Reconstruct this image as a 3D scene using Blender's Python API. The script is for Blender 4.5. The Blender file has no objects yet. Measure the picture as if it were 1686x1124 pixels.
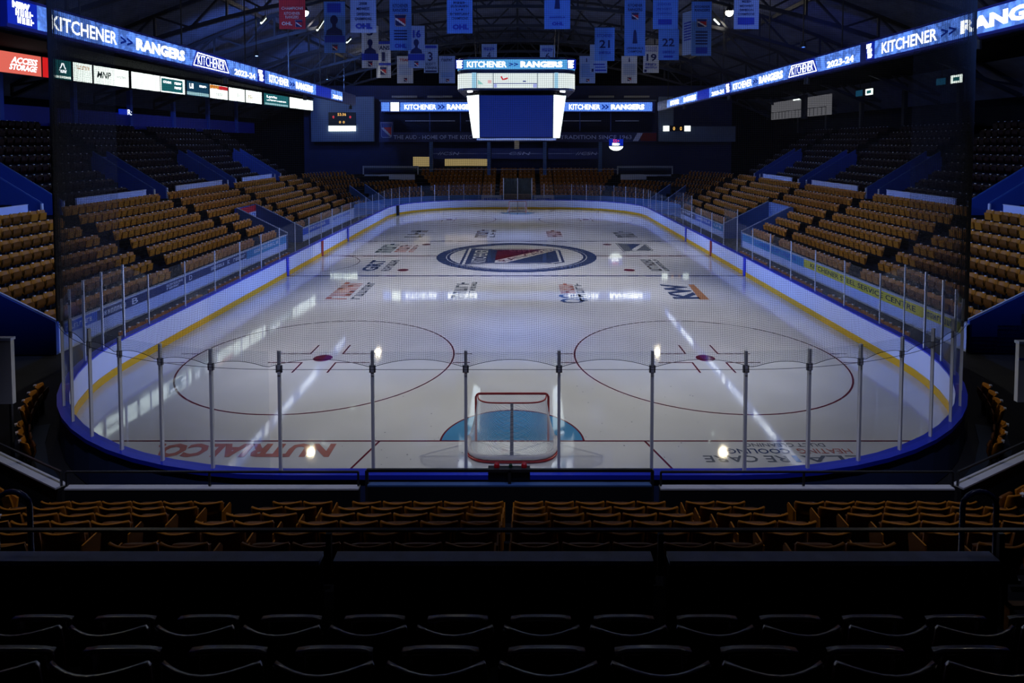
import bpy, math, random
from math import sin, cos, pi, radians, hypot, atan2, sqrt
from mathutils import Vector, Matrix
random.seed(7)
SC = bpy.context.scene
COL = SC.collection
# ------------------------------------------------------------------ camera, world, exposure
CX, CY, CZ = .179, -15.524, 7.541
PITCH = radians(2.4)
FPX, U0, V0 = 1029.4, 854.9, 278.1
cd = bpy.data.cameras.new('camera')
cam = bpy.data.objects.new('camera', cd)
COL.objects.link(cam)
cam.location = (CX, CY, CZ)
cam.rotation_euler = (pi / 2 - PITCH, 0, 0)
cd.sensor_width = 36
cd.sensor_fit = 'HORIZONTAL'
cd.lens = 36 * FPX / 1686
cd.shift_x = (843 - U0) / 1686
cd.shift_y = (V0 - 562) / 1686
cd.clip_start = .05
cd.clip_end = 400
SC.camera = cam
SC.view_settings.view_transform = 'Standard'
SC.view_settings.look = 'None'
SC.view_settings.exposure = 0
SC.view_settings.gamma = 1
SC.view_settings.use_curve_mapping = False
SC.cycles.transparent_max_bounces = 24
SC.cycles.max_bounces = 6
SC.cycles.diffuse_bounces = 2
SC.cycles.glossy_bounces = 3
SC.cycles.caustics_reflective = False
SC.cycles.caustics_refractive = False
SC.cycles.sample_clamp_indirect = 3
w = bpy.data.worlds.new('world')
SC.world = w
w.use_nodes = True
w.node_tree.nodes['Background'].inputs[0].default_value = (.02, .03, .12, 1)
w.node_tree.nodes['Background'].inputs[1].default_value = .0

ICE_SPOT = 14500      # W, each arena lamp aimed at the ice
SIDE_FILL = 21000  # W, each added blue spot under the ribbon boards
NEAR_FILL = 2000  # W, each added pale spot over the near glass
BLUE_FILL = 1200      # W, base power of the added blue fill spots
GLOW = 1.0

# ------------------------------------------------------------------ pixel -> place helpers
def _ray(px, py):
    a = (px - U0) / FPX
    b = -(py - V0) / FPX
    return (a, cos(PITCH) + b * sin(PITCH), -sin(PITCH) + b * cos(PITCH))
def atY(px, py, Y):
    r = _ray(px, py)
    t = (Y - CY) / r[1]
    return Vector((CX + r[0] * t, Y, CZ + r[2] * t))
def atX(px, py, X):
    r = _ray(px, py)
    t = (X - CX) / r[0]
    return Vector((X, CY + r[1] * t, CZ + r[2] * t))
def atZ(px, py, Z):
    r = _ray(px, py)
    t = (Z - CZ) / r[2]
    return Vector((CX + r[0] * t, CY + r[1] * t, Z))
def proj(p):
    d = p[1] - CY
    z = p[2] - CZ
    dep = d * cos(PITCH) - z * sin(PITCH)
    if dep < .1:
        return None
    return (U0 + FPX * (p[0] - CX) / dep, V0 - FPX * (z * cos(PITCH) + d * sin(PITCH)) / dep, dep)

# ------------------------------------------------------------------ materials
MATS = {}
def mat(name, col, rough=.6, metal=0, emit=None, es=1, noise=0, nscale=5, spec=.5, coat=0, coat_rough=.05, bump=0, bscale=40):
    if name in MATS:
        return MATS[name]
    m = bpy.data.materials.new(name)
    m.use_nodes = True
    nt = m.node_tree
    b = nt.nodes['Principled BSDF']
    b.inputs['Base Color'].default_value = (*col, 1)
    b.inputs['Roughness'].default_value = rough
    b.inputs['Metallic'].default_value = metal
    b.inputs['Specular IOR Level'].default_value = spec
    if coat:
        b.inputs['Coat Weight'].default_value = coat
        b.inputs['Coat Roughness'].default_value = coat_rough
    if emit:
        b.inputs['Emission Color'].default_value = (*emit, 1)
        b.inputs['Emission Strength'].default_value = es
    if noise or bump:
        tc = nt.nodes.new('ShaderNodeTexCoord')
        if noise:
            n = nt.nodes.new('ShaderNodeTexNoise')
            n.inputs['Scale'].default_value = nscale
            n.inputs['Detail'].default_value = 4
            nt.links.new(tc.outputs['Object'], n.inputs['Vector'])
            r = nt.nodes.new('ShaderNodeMapRange')
            r.inputs['To Min'].default_value = 1 - noise
            r.inputs['To Max'].default_value = 1 + noise
            nt.links.new(n.outputs['Fac'], r.inputs['Value'])
            mx = nt.nodes.new('ShaderNodeVectorMath')
            mx.operation = 'SCALE'
            mx.inputs[0].default_value = col
            nt.links.new(r.outputs[0], mx.inputs['Scale'])
            nt.links.new(mx.outputs[0], b.inputs['Base Color'])
        if bump:
            n2 = nt.nodes.new('ShaderNodeTexNoise')
            n2.inputs['Scale'].default_value = bscale
            nt.links.new(tc.outputs['Object'], n2.inputs['Vector'])
            bp = nt.nodes.new('ShaderNodeBump')
            bp.inputs['Strength'].default_value = bump
            nt.links.new(n2.outputs['Fac'], bp.inputs['Height'])
            nt.links.new(bp.outputs[0], b.inputs['Normal'])
    MATS[name] = m
    return m

def ice_mat(name, col, noise=.06):
    """painted ice: matt colour below a clear slightly scratched water skin"""
    if name in MATS:
        return MATS[name]
    m = bpy.data.materials.new(name)
    m.use_nodes = True
    nt = m.node_tree
    b = nt.nodes['Principled BSDF']
    b.inputs['Roughness'].default_value = .9
    b.inputs['Specular IOR Level'].default_value = 0
    b.inputs['Coat Weight'].default_value = 1
    b.inputs['Coat IOR'].default_value = 1.6
    tc = nt.nodes.new('ShaderNodeNewGeometry')
    n = nt.nodes.new('ShaderNodeTexNoise')
    n.inputs['Scale'].default_value = .5
    n.inputs['Detail'].default_value = 5
    nt.links.new(tc.outputs['Position'], n.inputs['Vector'])
    r = nt.nodes.new('ShaderNodeMapRange')
    r.inputs['From Min'].default_value = .3
    r.inputs['From Max'].default_value = .7
    r.inputs['To Min'].default_value = 1 - noise
    r.inputs['To Max'].default_value = 1 + noise
    nt.links.new(n.outputs['Fac'], r.inputs['Value'])
    mx = nt.nodes.new('ShaderNodeVectorMath')
    mx.operation = 'SCALE'
    mx.inputs[0].default_value = col
    nt.links.new(r.outputs[0], mx.inputs['Scale'])
    nt.links.new(mx.outputs[0], b.inputs['Base Color'])
    n3 = nt.nodes.new('ShaderNodeTexNoise')
    n3.inputs['Scale'].default_value = 1.3
    n3.inputs['Detail'].default_value = 6
    nt.links.new(tc.outputs['Position'], n3.inputs['Vector'])
    r3 = nt.nodes.new('ShaderNodeMapRange')
    r3.inputs['From Min'].default_value = .3
    r3.inputs['From Max'].default_value = .7
    r3.inputs['To Min'].default_value = .02
    r3.inputs['To Max'].default_value = .07
    nt.links.new(n3.outputs['Fac'], r3.inputs['Value'])
    nt.links.new(r3.outputs[0], b.inputs['Coat Roughness'])
    # fine skate scratches
    mp = nt.nodes.new('ShaderNodeMapping')
    mp.inputs['Scale'].default_value = (1, .35, 1)
    mp.inputs['Rotation'].default_value = (0, 0, .5)
    nt.links.new(tc.outputs['Position'], mp.inputs['Vector'])
    n2 = nt.nodes.new('ShaderNodeTexNoise')
    n2.inputs['Scale'].default_value = 9
    n2.inputs['Detail'].default_value = 4
    nt.links.new(mp.outputs[0], n2.inputs['Vector'])
    bp = nt.nodes.new('ShaderNodeBump')
    bp.inputs['Strength'].default_value = .02
    bp.inputs['Distance'].default_value = .01
    nt.links.new(n2.outputs['Fac'], bp.inputs['Height'])
    nt.links.new(bp.outputs[0], b.inputs['Coat Normal'])
    MATS[name] = m
    return m

def emit_mat(name, col, s=1, back=(.01, .01, .02), pattern=0, pscale=3):
    if name in MATS:
        return MATS[name]
    m = bpy.data.materials.new(name)
    m.use_nodes = True
    nt = m.node_tree
    b = nt.nodes['Principled BSDF']
    b.inputs['Base Color'].default_value = (*back, 1)
    b.inputs['Roughness'].default_value = .4
    b.inputs['Emission Color'].default_value = (*col, 1)
    b.inputs['Emission Strength'].default_value = s
    if pattern:
        g = nt.nodes.new('ShaderNodeNewGeometry')
        wv = nt.nodes.new('ShaderNodeTexWave')
        wv.inputs['Scale'].default_value = pscale
        wv.inputs['Distortion'].default_value = 9
        wv.inputs['Detail'].default_value = 3
        nt.links.new(g.outputs['Position'], wv.inputs['Vector'])
        r = nt.nodes.new('ShaderNodeMapRange')
        r.inputs['To Min'].default_value = s * (1 - pattern)
        r.inputs['To Max'].default_value = s * (1 + pattern)
        nt.links.new(wv.outputs['Fac'], r.inputs['Value'])
        nt.links.new(r.outputs[0], b.inputs['Emission Strength'])
    MATS[name] = m
    return m

def glass_mat():
    m = bpy.data.materials.new('clear_tempered_glass')
    m.use_nodes = True
    nt = m.node_tree
    for n in list(nt.nodes):
        if n.type == 'BSDF_PRINCIPLED':
            nt.nodes.remove(n)
    out = [n for n in nt.nodes if n.type == 'OUTPUT_MATERIAL'][0]
    tr = nt.nodes.new('ShaderNodeBsdfTransparent')
    tr.inputs[0].default_value = (.95, .965, .98, 1)
    gl = nt.nodes.new('ShaderNodeBsdfGlossy')
    gl.inputs['Roughness'].default_value = .06
    df = nt.nodes.new('ShaderNodeBsdfDiffuse')
    df.inputs[0].default_value = (.8, .85, .95, 1)
    lw = nt.nodes.new('ShaderNodeLayerWeight')
    pw = nt.nodes.new('ShaderNodeMath')
    pw.operation = 'POWER'
    pw.inputs[1].default_value = 5
    nt.links.new(lw.outputs['Facing'], pw.inputs[0])
    ge = nt.nodes.new('ShaderNodeNewGeometry')
    fr = nt.nodes.new('ShaderNodeMapRange')
    fr.inputs['To Min'].default_value = .02
    fr.inputs['To Max'].default_value = .55
    nt.links.new(pw.outputs[0], fr.inputs['Value'])
    bf = nt.nodes.new('ShaderNodeMath')
    bf.operation = 'SUBTRACT'
    bf.inputs[0].default_value = 1
    nt.links.new(ge.outputs['Backfacing'], bf.inputs[1])
    ml = nt.nodes.new('ShaderNodeMath')
    ml.operation = 'MULTIPLY'
    nt.links.new(fr.outputs[0], ml.inputs[0])
    nt.links.new(bf.outputs[0], ml.inputs[1])
    mx = nt.nodes.new('ShaderNodeMixShader')
    nt.links.new(ml.outputs[0], mx.inputs[0])
    nt.links.new(tr.outputs[0], mx.inputs[1])
    nt.links.new(gl.outputs[0], mx.inputs[2])
    m2 = nt.nodes.new('ShaderNodeMixShader')
    m2.inputs[0].default_value = .012
    nt.links.new(mx.outputs[0], m2.inputs[1])
    nt.links.new(df.outputs[0], m2.inputs[2])
    nt.links.new(m2.outputs[0], out.inputs[0])
    return m

M_GLASS = glass_mat()
M_ICE = ice_mat('white_ice', (.60, .62, .66))
M_RED_ICE = ice_mat('red_paint_under_ice', (.13, .018, .035))
M_BLUE_ICE = ice_mat('blue_paint_under_ice', (.03, .05, .22))
M_NAVY_ICE = ice_mat('navy_paint_under_ice', (.045, .07, .17))
M_GREY_ICE = ice_mat('grey_paint_under_ice', (.13, .15, .19))
M_GREEN_ICE = ice_mat('green_paint_under_ice', (.05, .11, .11))
M_CREASE = ice_mat('light_blue_crease_paint', (.07, .26, .50), .12)
M_ORANGE_ICE = ice_mat('orange_paint_under_ice', (.45, .22, .12))
M_REDWORD = ice_mat('faded_red_paint_under_ice', (.42, .17, .15))
M_SKY_ICE = ice_mat('bright_blue_paint_under_ice', (.03, .2, .65))
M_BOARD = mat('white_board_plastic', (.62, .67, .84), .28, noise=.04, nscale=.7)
M_YELLOW = mat('yellow_kick_plate_plastic', (.72, .40, .005), .35)
M_BLUECAP = mat('blue_cap_plastic', (.012, .035, .60), .3)
M_BOARDBACK = mat('dark_blue_board_back', (.03, .05, .14), .5)
M_ALU = mat('brushed_aluminium', (.72, .76, .85), .45, metal=.1)
M_WHITEPAINT = mat('white_painted_steel', (.55, .57, .62), .5)
M_DARK = mat('black_painted_steel', (.008, .009, .012), .5)
M_RAIL = mat('dark_grey_handrail', (.02, .022, .028), .35)
M_CONC = mat('dark_concrete', (.014, .015, .019), .85, noise=.25, nscale=2)
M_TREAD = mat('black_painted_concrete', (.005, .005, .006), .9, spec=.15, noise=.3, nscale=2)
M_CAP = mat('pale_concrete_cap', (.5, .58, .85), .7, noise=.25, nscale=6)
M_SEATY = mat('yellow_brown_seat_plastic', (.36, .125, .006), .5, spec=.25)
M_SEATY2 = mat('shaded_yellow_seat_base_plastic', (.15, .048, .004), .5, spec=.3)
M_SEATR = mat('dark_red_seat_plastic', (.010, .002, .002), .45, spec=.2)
M_SEATF = mat('glossy_dark_red_seat_plastic', (.02, .003, .008), .25, spec=.7, coat=.6, coat_rough=.12)
M_PLATE = mat('metal_seat_number_plate', (.75, .75, .75), .3, metal=.3)
M_BLUEWALL = mat('blue_painted_wall', (.03, .075, .34), .6, noise=.12, nscale=1.5)
M_BLUESTEEL = mat('blue_painted_steel', (.05, .12, .32), .45)
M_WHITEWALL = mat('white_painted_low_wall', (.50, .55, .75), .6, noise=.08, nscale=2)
M_GREYWALL = mat('grey_blue_block_wall', (.12, .17, .27), .8, noise=.1, nscale=3)
M_DECK = mat('roof_deck_boards', (.09, .105, .17), .9, noise=.5, nscale=1.2)  # bluish tint put into the deck colour for blue light falling on it
M_TRUSS = mat('dark_roof_steel', (.022, .024, .035), .6)
M_RUBBER = mat('blue_grey_rubber_floor', (.02, .035, .06), .7, noise=.2, nscale=3)
M_NETCORD = mat('black_netting_cord', (.012, .013, .02), .8)
M_WHITECORD = mat('white_net_cord', (.75, .76, .8), .7)
M_GOALRED = mat('red_goal_steel', (.35, .012, .015), .35)
M_PAD = mat('white_goal_padding', (.6, .6, .62), .6, noise=.15, nscale=6)
E_WHITE = emit_mat('white_led_lettering', (.86, .92, .98), 4.5)
E_WHITE2 = emit_mat('white_lightbox_glow', (.76, .86, .80), 2.4)
E_BLUE = emit_mat('mid_blue_led_field', (.09, .22, .78), 1.4, pattern=.4, pscale=2.2)
E_DBLUE = emit_mat('deep_blue_led_field', (.0, .015, .42), 1)
E_NAVYTXT = emit_mat('dark_blue_led_lettering', (.0, .02, .30), .8)
E_CYAN = emit_mat('pale_cyan_led_field', (.10, .42, .85), .95)
E_SCREEN = emit_mat('dim_blue_video_screen', (.0, .009, .135), 1)
E_TEAL = emit_mat('teal_lightbox_glow', (.01, .13, .14), 1)
E_TEALD = emit_mat('dark_teal_lightbox_glow', (.005, .05, .10), 1)
E_RED = emit_mat('red_lightbox_glow', (.80, .07, .06), 1)
E_RED2 = emit_mat('deep_red_lightbox_glow', (.62, .01, .01), 1)
E_ORANGE = emit_mat('orange_lightbox_glow', (.75, .25, .02), 1)
E_AMBER = emit_mat('amber_led_digits', (1, .55, .12), 1.4)
E_REDDIG = emit_mat('red_led_digits', (1, .06, .08), 1.2)
E_LAMP = emit_mat('warm_lamp_glow', (1, .85, .55), 60)
E_TUBE = emit_mat('cool_tube_glow', (.85, 1, .9), 3)
E_DIMWIN = emit_mat('dim_yellow_window_glow', (.32, .24, .10), .9)
E_ROOM = emit_mat('dim_white_room_glow', (.10, .10, .11), 1)

# ------------------------------------------------------------------ mesh builder
class MB:
    def __init__(s):
        s.v = []
        s.f = []
    def quad(s, a, b, c, d):
        n = len(s.v)
        s.v += [tuple(a), tuple(b), tuple(c), tuple(d)]
        s.f.append((n, n + 1, n + 2, n + 3))
        return s
    def poly(s, pts):
        n = len(s.v)
        s.v += [tuple(p) for p in pts]
        s.f.append(tuple(range(n, n + len(pts))))
        return s
    def hexa(s, p):
        n = len(s.v)
        s.v += [tuple(q) for q in p]
        for f in ((0, 3, 2, 1), (4, 5, 6, 7), (0, 1, 5, 4), (1, 2, 6, 5), (2, 3, 7, 6), (3, 0, 4, 7)):
            s.f.append(tuple(n + i for i in f))
        return s
    def box(s, x0, x1, y0, y1, z0, z1):
        return s.hexa([(x0, y0, z0), (x1, y0, z0), (x1, y1, z0), (x0, y1, z0), (x0, y0, z1), (x1, y0, z1), (x1, y1, z1), (x0, y1, z1)])
    def obox(s, c, ux, uy, uz):
        """box from centre and three half-axis vectors"""
        c, ux, uy, uz = Vector(c), Vector(ux), Vector(uy), Vector(uz)
        return s.hexa([c - ux - uy - uz, c + ux - uy - uz, c + ux + uy - uz, c - ux + uy - uz, c - ux - uy + uz, c + ux - uy + uz, c + ux + uy + uz, c - ux + uy + uz])
    def tube(s, pts, r, n=6, closed=False, cap=True):
        pts = [Vector(p) for p in pts]
        base = len(s.v)
        N = len(pts)
        for i, p in enumerate(pts):
            if closed:
                t = pts[(i + 1) % N] - pts[i - 1]
            else:
                t = pts[min(i + 1, N - 1)] - pts[max(i - 1, 0)]
            t.normalize()
            up = Vector((0, 0, 1)) if abs(t.z) < .9 else Vector((0, 1, 0))
            a = t.cross(up).normalized()
            b = a.cross(t).normalized()
            for k in range(n):
                an = 2 * pi * k / n + pi / n
                s.v.append(tuple(p + (a * cos(an) + b * sin(an)) * r))
        for i in range(N if closed else N - 1):
            j = (i + 1) % N
            for k in range(n):
                l = (k + 1) % n
                s.f.append((base + i * n + k, base + i * n + l, base + j * n + l, base + j * n + k))
        if not closed and cap:
            s.f.append(tuple(base + k for k in range(n)))
            s.f.append(tuple(base + (N - 1) * n + k for k in reversed(range(n))))
        return s
    def lathe(s, c, prof, n=16, axis='z'):
        base = len(s.v)
        for (r, h) in prof:
            for k in range(n):
                a = 2 * pi * k / n
                s.v.append((c[0] + r * cos(a), c[1] + r * sin(a), c[2] + h))
        for i in range(len(prof) - 1):
            for k in range(n):
                l = (k + 1) % n
                s.f.append((base + i * n + k, base + i * n + l, base + (i + 1) * n + l, base + (i + 1) * n + k))
        return s
    def extrude(s, outline, d):
        """closed prism from planar outline along vector d"""
        d = Vector(d)
        n = len(s.v)
        k = len(outline)
        s.v += [tuple(Vector(p)) for p in outline] + [tuple(Vector(p) + d) for p in outline]
        s.f.append(tuple(n + i for i in reversed(range(k))))
        s.f.append(tuple(n + k + i for i in range(k)))
        for i in range(k):
            j = (i + 1) % k
            s.f.append((n + i, n + j, n + k + j, n + k + i))
        return s

ROOTLOC = {}
def tag(o, label=None, cat=None, group=None, kind=None):
    if label:
        o['label'] = label
    if cat:
        o['category'] = cat
    if group:
        o['group'] = group
    if kind:
        o['kind'] = kind
    return o
def thing(name, label, cat, loc=(0, 0, 0), group=None):
    o = bpy.data.objects.new(name, None)
    o.empty_display_size = .2
    o.location = loc
    COL.objects.link(o)
    ROOTLOC[o.name] = Vector(loc)
    return tag(o, label, cat, group)
def mesh_of(name, mb, m, off=Vector((0, 0, 0)), smooth=False):
    me = bpy.data.meshes.new(name)
    me.from_pydata([tuple(Vector(p) - off) for p in mb.v] if off.length > 0 else mb.v, [], mb.f)
    if m:
        me.materials.append(m)
    if smooth:
        for p in me.polygons:
            p.use_smooth = True
    me.update()
    return me
def part(name, mb, m, parent, label=None, smooth=False):
    """world-space builder linked as a child of parent"""
    off = ROOTLOC[parent.name]
    o = bpy.data.objects.new(name, mesh_of(name, mb, m, off, smooth))
    COL.objects.link(o)
    o.parent = parent
    ROOTLOC[o.name] = off
    if label:
        o['label'] = label
    return o
def solo(name, mb, m, label=None, cat=None, group=None, kind=None, smooth=False):
    xs = [p[0] for p in mb.v]
    ys = [p[1] for p in mb.v]
    zs = [p[2] for p in mb.v]
    off = Vector(((min(xs) + max(xs)) / 2, (min(ys) + max(ys)) / 2, min(zs)))
    o = bpy.data.objects.new(name, mesh_of(name, mb, m, off, smooth))
    o.location = off
    COL.objects.link(o)
    ROOTLOC[o.name] = off
    return tag(o, label, cat, group, kind)
def struct(name, mb, m, smooth=False):
    return solo(name, mb, m, kind='structure', smooth=smooth)

_tc = {}
def text_mesh(s, bold=.0):
    key = (s, bold)
    if key in _tc:
        return _tc[key]
    if s[0] == '~':       # print too small to read in the photo: rows of short strokes
        vs, fs = [], []
        n = len(s) - 1
        rnd = random.Random(n * 7 + ord(s[1]))
        def stroke(x0, x1, y0, y1):
            k = len(vs)
            vs.extend([(x0, y0), (x1, y0), (x1, y1), (x0, y1)])
            fs.append((k, k + 1, k + 2, k + 3))
        for i in range(n):
            a, w_ = i / n, 1 / n
            stroke(a + w_ * .08, a + w_ * .34, 0, 1)
            if rnd.random() < .6:
                stroke(a + w_ * .55, a + w_ * .8, .0, 1)
            y_ = rnd.choice((0, .4, .75))
            stroke(a + w_ * .3, a + w_ * .84, y_, y_ + .25)
        _tc[key] = (vs, fs, n * .8)
        return _tc[key]
    c = bpy.data.curves.new('t', 'FONT')
    c.body = s
    c.size = 1
    c.offset = bold
    c.resolution_u = 2
    c.align_x = 'LEFT'
    o = bpy.data.objects.new('t', c)
    me = bpy.data.meshes.new_from_object(o)
    vs = [(v.co.x, v.co.y) for v in me.vertices]
    fs = [tuple(p.vertices) for p in me.polygons]
    bpy.data.objects.remove(o)
    bpy.data.curves.remove(c)
    bpy.data.meshes.remove(me)
    x0, x1 = min(v[0] for v in vs), max(v[0] for v in vs)
    y0, y1 = min(v[1] for v in vs), max(v[1] for v in vs)
    vs = [((v[0] - x0) / (x1 - x0), (v[1] - y0) / (y1 - y0)) for v in vs]
    _tc[key] = (vs, fs, (x1 - x0) / (y1 - y0))
    return _tc[key]
def text(name, s, o, r, u, m, parent, bold=.02, label=None, mb=None):
    """lettering filling the parallelogram o + a*r + b*u (a, b in 0..1)"""
    vs, fs, asp = text_mesh(s, bold)
    o, r, u = Vector(o), Vector(r), Vector(u)
    t = mb or MB()
    n = len(t.v)
    t.v += [tuple(o + r * a + u * b) for a, b in vs]
    t.f += [tuple(n + i for i in f) for f in fs]
    if mb is None:
        return part(name, t, m, parent, label)
    return t
ORD = ['zeroth', 'first', 'second', 'third', 'fourth', 'fifth', 'sixth', 'seventh', 'eighth', 'ninth', 'tenth', 'eleventh', 'twelfth',
       'thirteenth', 'fourteenth', 'fifteenth', 'sixteenth', 'seventeenth', 'eighteenth', 'nineteenth', 'twentieth']
def ordn(n):
    return ORD[n] if n < len(ORD) else ('%d%s' % (n, {1: 'st', 2: 'nd', 3: 'rd'}.get(n % 10, 'th') if n % 100 not in (11, 12, 13) else 'th'))

# ------------------------------------------------------------------ rink outline
HW, RC, Y0, Y1 = 12.95, 8.53, -3.35, 55.15
AX, AY0, AY1 = HW - RC, Y0 + RC, Y1 - RC
def outline(o, n=16, ynear=None):
    R = RC + o
    pts = []
    for cx, cy, a0 in ((AX, AY0, -90), (AX, AY1, 0), (-AX, AY1, 90), (-AX, AY0, 180)):
        for k in range(n + 1):
            a = radians(a0 + 90 * k / n)
            pts.append((cx + R * cos(a), cy + R * sin(a)))
    return pts
def ring_strip(mb, o0, z0, o1, z1, n=16):
    A = outline(o0, n)
    B = outline(o1, n)
    base = len(mb.v)
    N = len(A)
    mb.v += [(x, y, z0) for x, y in A] + [(x, y, z1) for x, y in B]
    for i in range(N):
        j = (i + 1) % N
        mb.f.append((base + i, base + j, base + N + j, base + N + i))
    return mb

# ================================================================== THE BUILDING
flo = MB().box(-36, 36, -24, 72, -.25, -.03)
struct('floor', flo, M_CONC)
for nm, b in (('wall_left', (-36, -35.6, -24, 72, 0, 16)), ('wall_right', (35.6, 36, -24, 72, 0, 16)), ('wall_back', (-36, 36, -24, -23.6, 0, 21)), ('wall_front', (-36, 36, 71.6, 72, 0, 21))):
    struct(nm, MB().box(*b), M_TREAD)
def roof_z(x):
    return 21.2 - .0082 * x * x
mb = MB()
xs = [-35.8 + 71.6 * i / 24 for i in range(25)]
for i in range(24):
    a, b = xs[i], xs[i + 1]
    mb.hexa([(a, -24, roof_z(a)), (b, -24, roof_z(b)), (b, 72, roof_z(b)), (a, 72, roof_z(a)), (a, -24, roof_z(a) + .2), (b, -24, roof_z(b) + .2), (b, 72, roof_z(b) + .2), (a, 72, roof_z(a) + .2)])
struct('ceiling', mb, M_DECK)

# ================================================================== ICE
ice = solo('ice_sheet', MB().poly([(x, y, 0) for x, y in outline(0, 20)]), M_ICE, 'smooth white ice sheet with painted lines, circles and advertisements', 'ice')
ROOTLOC[ice.name] = ice.location.copy()
def on_ice(name, mb, m, label=None):
    return part(name, mb, m, ice, label)
def rect(x0, x1, y0, y1, z=.004):
    return MB().quad((x0, y0, z), (x1, y0, z), (x1, y1, z), (x0, y1, z))
def ann(cx, cy, r0, r1, a0=0, a1=360, z=.004, n=72, mb=None):
    mb = mb or MB()
    for k in range(n):
        a = radians(a0 + (a1 - a0) * k / n)
        b = radians(a0 + (a1 - a0) * (k + 1) / n)
        mb.quad((cx + r0 * cos(a), cy + r0 * sin(a), z), (cx + r1 * cos(a), cy + r1 * sin(a), z), (cx + r1 * cos(b), cy + r1 * sin(b), z), (cx + r0 * cos(b), cy + r0 * sin(b), z))
    return mb
def disc(cx, cy, r, z=.004, a0=0, a1=360, n=40):
    return MB().poly([(cx + r * cos(radians(a0 + (a1 - a0) * k / n)), cy + r * sin(radians(a0 + (a1 - a0) * k / n)), z) for k in range(n + (1 if a1 - a0 < 360 else 0))])
FY = 51.8
CYR = 25.9
for gy, sg in ((0, 1), (FY, -1)):
    wg = sqrt(max(0, RC ** 2 - (AY0 - 0) ** 2)) + AX
    on_ice('goal_line', rect(-wg, wg, gy - .03, gy + .03), M_RED_ICE)
    for s in (-1, 1):
        a, b = s * 3.353, s * 4.27
        on_ice('trapezoid_line', MB().quad((a - .03, gy, .004), (a + .03, gy, .004), (b + .03, gy - sg * 3.34, .004), (b - .03, gy - sg * 3.34, .004)), M_RED_ICE)
    on_ice('goal_crease', disc(0, gy, 1.80, .003, 0 if sg > 0 else 180, 180 if sg > 0 else 360), M_CREASE)
    on_ice('crease_line', ann(0, gy, 1.79, 1.84, 0 if sg > 0 else 180, 180 if sg > 0 else 360, .005), M_RED_ICE)
    for s in (-1, 1):
        cx, cy = s * 6.706, gy + sg * 6.1
        on_ice('faceoff_circle', ann(cx, cy, 4.545, 4.60), M_RED_ICE)
        on_ice('faceoff_dot', disc(cx, cy, .33), M_RED_ICE)
        for dx in (-1, 1):
            for dy in (-1, 1):
                x0, y0 = cx + dx * .55, cy + dy * .45
                o_ = [(x0, y0 - dy * .03), (x0 + dx * 1.2, y0 - dy * .03), (x0 + dx * 1.2, y0 + dy * .03), (x0 + dx * .06, y0 + dy * .03), (x0 + dx * .06, y0 + dy * .95), (x0, y0 + dy * .95)]
                on_ice('faceoff_mark', MB().poly([(p_[0], p_[1], .004) for p_ in (o_ if dx * dy > 0 else o_[::-1])]), M_RED_ICE)
                on_ice('hash_mark', rect(*sorted((cx + dx * 4.6, cx + dx * 5.2)), cy + dy * .45 - .03, cy + dy * .45 + .03), M_RED_ICE)
for yb in (19.66, 32.14):
    on_ice('blue_line', rect(-HW, HW, yb - .12, yb + .12), M_BLUE_ICE)
on_ice('centre_line', rect(-HW, -4.5, CYR - .13, CYR + .13), M_RED_ICE)
on_ice('centre_line', rect(4.5, HW, CYR - .13, CYR + .13), M_RED_ICE)
for s in (-1, 1):
    for yy in (19.66 + 1.6, 32.14 - 1.6):
        on_ice('faceoff_dot', disc(s * 6.706, yy, .33), M_RED_ICE)
on_ice('referee_crease', ann(-HW, 23.4, 3.0, 3.05, -90, 90), M_RED_ICE)
on_ice('centre_ring', ann(0, CYR, 4.42, 5.3, z=.005, n=96), M_NAVY_ICE)
on_ice('centre_ring_pinstripe', ann(0, CYR, 4.62, 4.67, z=.007, n=96), M_ICE, 'thin white line around the navy ring')

def crest(parent, o, r, u, mt, prefix='crest', n=Vector((0, 0, .001)), words=True, partfn=None):
    """shield: o = top-left corner, r = full width vector, u = full height vector pointing up; mt = (navy, white, red)"""
    o, r, u = Vector(o), Vector(r), Vector(u)
    def P(a, b, k):
        return o + r * a - u * b + n * k
    def poly(pts, k):
        return MB().poly([P(a, b, k) for a, b in pts])
    navy, white, red = mt
    out = [(0, 0), (1, 0), (.93, .30), (.93, .90), (.85, 1), (.15, 1), (.07, .90), (.07, .30)]
    def inset(pts, f):
        return [(.5 + (a - .5) * (1 - f), .5 + (b - .5) * (1 - f)) for a, b in pts]
    pf = partfn or (lambda nm, m_, mm, lb=None: part(nm, m_, mm, parent, lb))
    pf(prefix + '_outline', poly(out, 1), navy)
    pf(prefix + '_white_border', poly(inset(out, .05), 2), white)
    pf(prefix + '_field', poly(inset(out, .10), 3), navy)
    pf(prefix + '_red_half', poly([(.18, .33), (.87, .33), (.87, .82)], 4), red)
    pf(prefix + '_white_stripe', poly([(.13, .33), (.24, .33), (.89, .84), (.89, .93), (.80, .93), (.13, .44)], 5), white)
    if words:
        t = MB()
        text('w', 'KITCHENER', P(.13, .24, 6), r * .74, u * .14, None, None, .01, mb=t)
        pf(prefix + '_lettering', t, white)
        t = MB()
        st = P(.17, .43, 7)
        d = P(.83, .93, 7) - st
        text('w', 'RANGERS', st, d, (u * .085 + r * .05), None, None, .01, mb=t)
        pf(prefix + '_diagonal_lettering', t, red)
crest(ice, (-3.55, CYR - 3.2, .004), (0, 6.4, 0), (-6.6, 0, 0), (M_NAVY_ICE, M_ICE, M_RED_ICE), 'crest', n=Vector((0, 0, .0015)))

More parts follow.
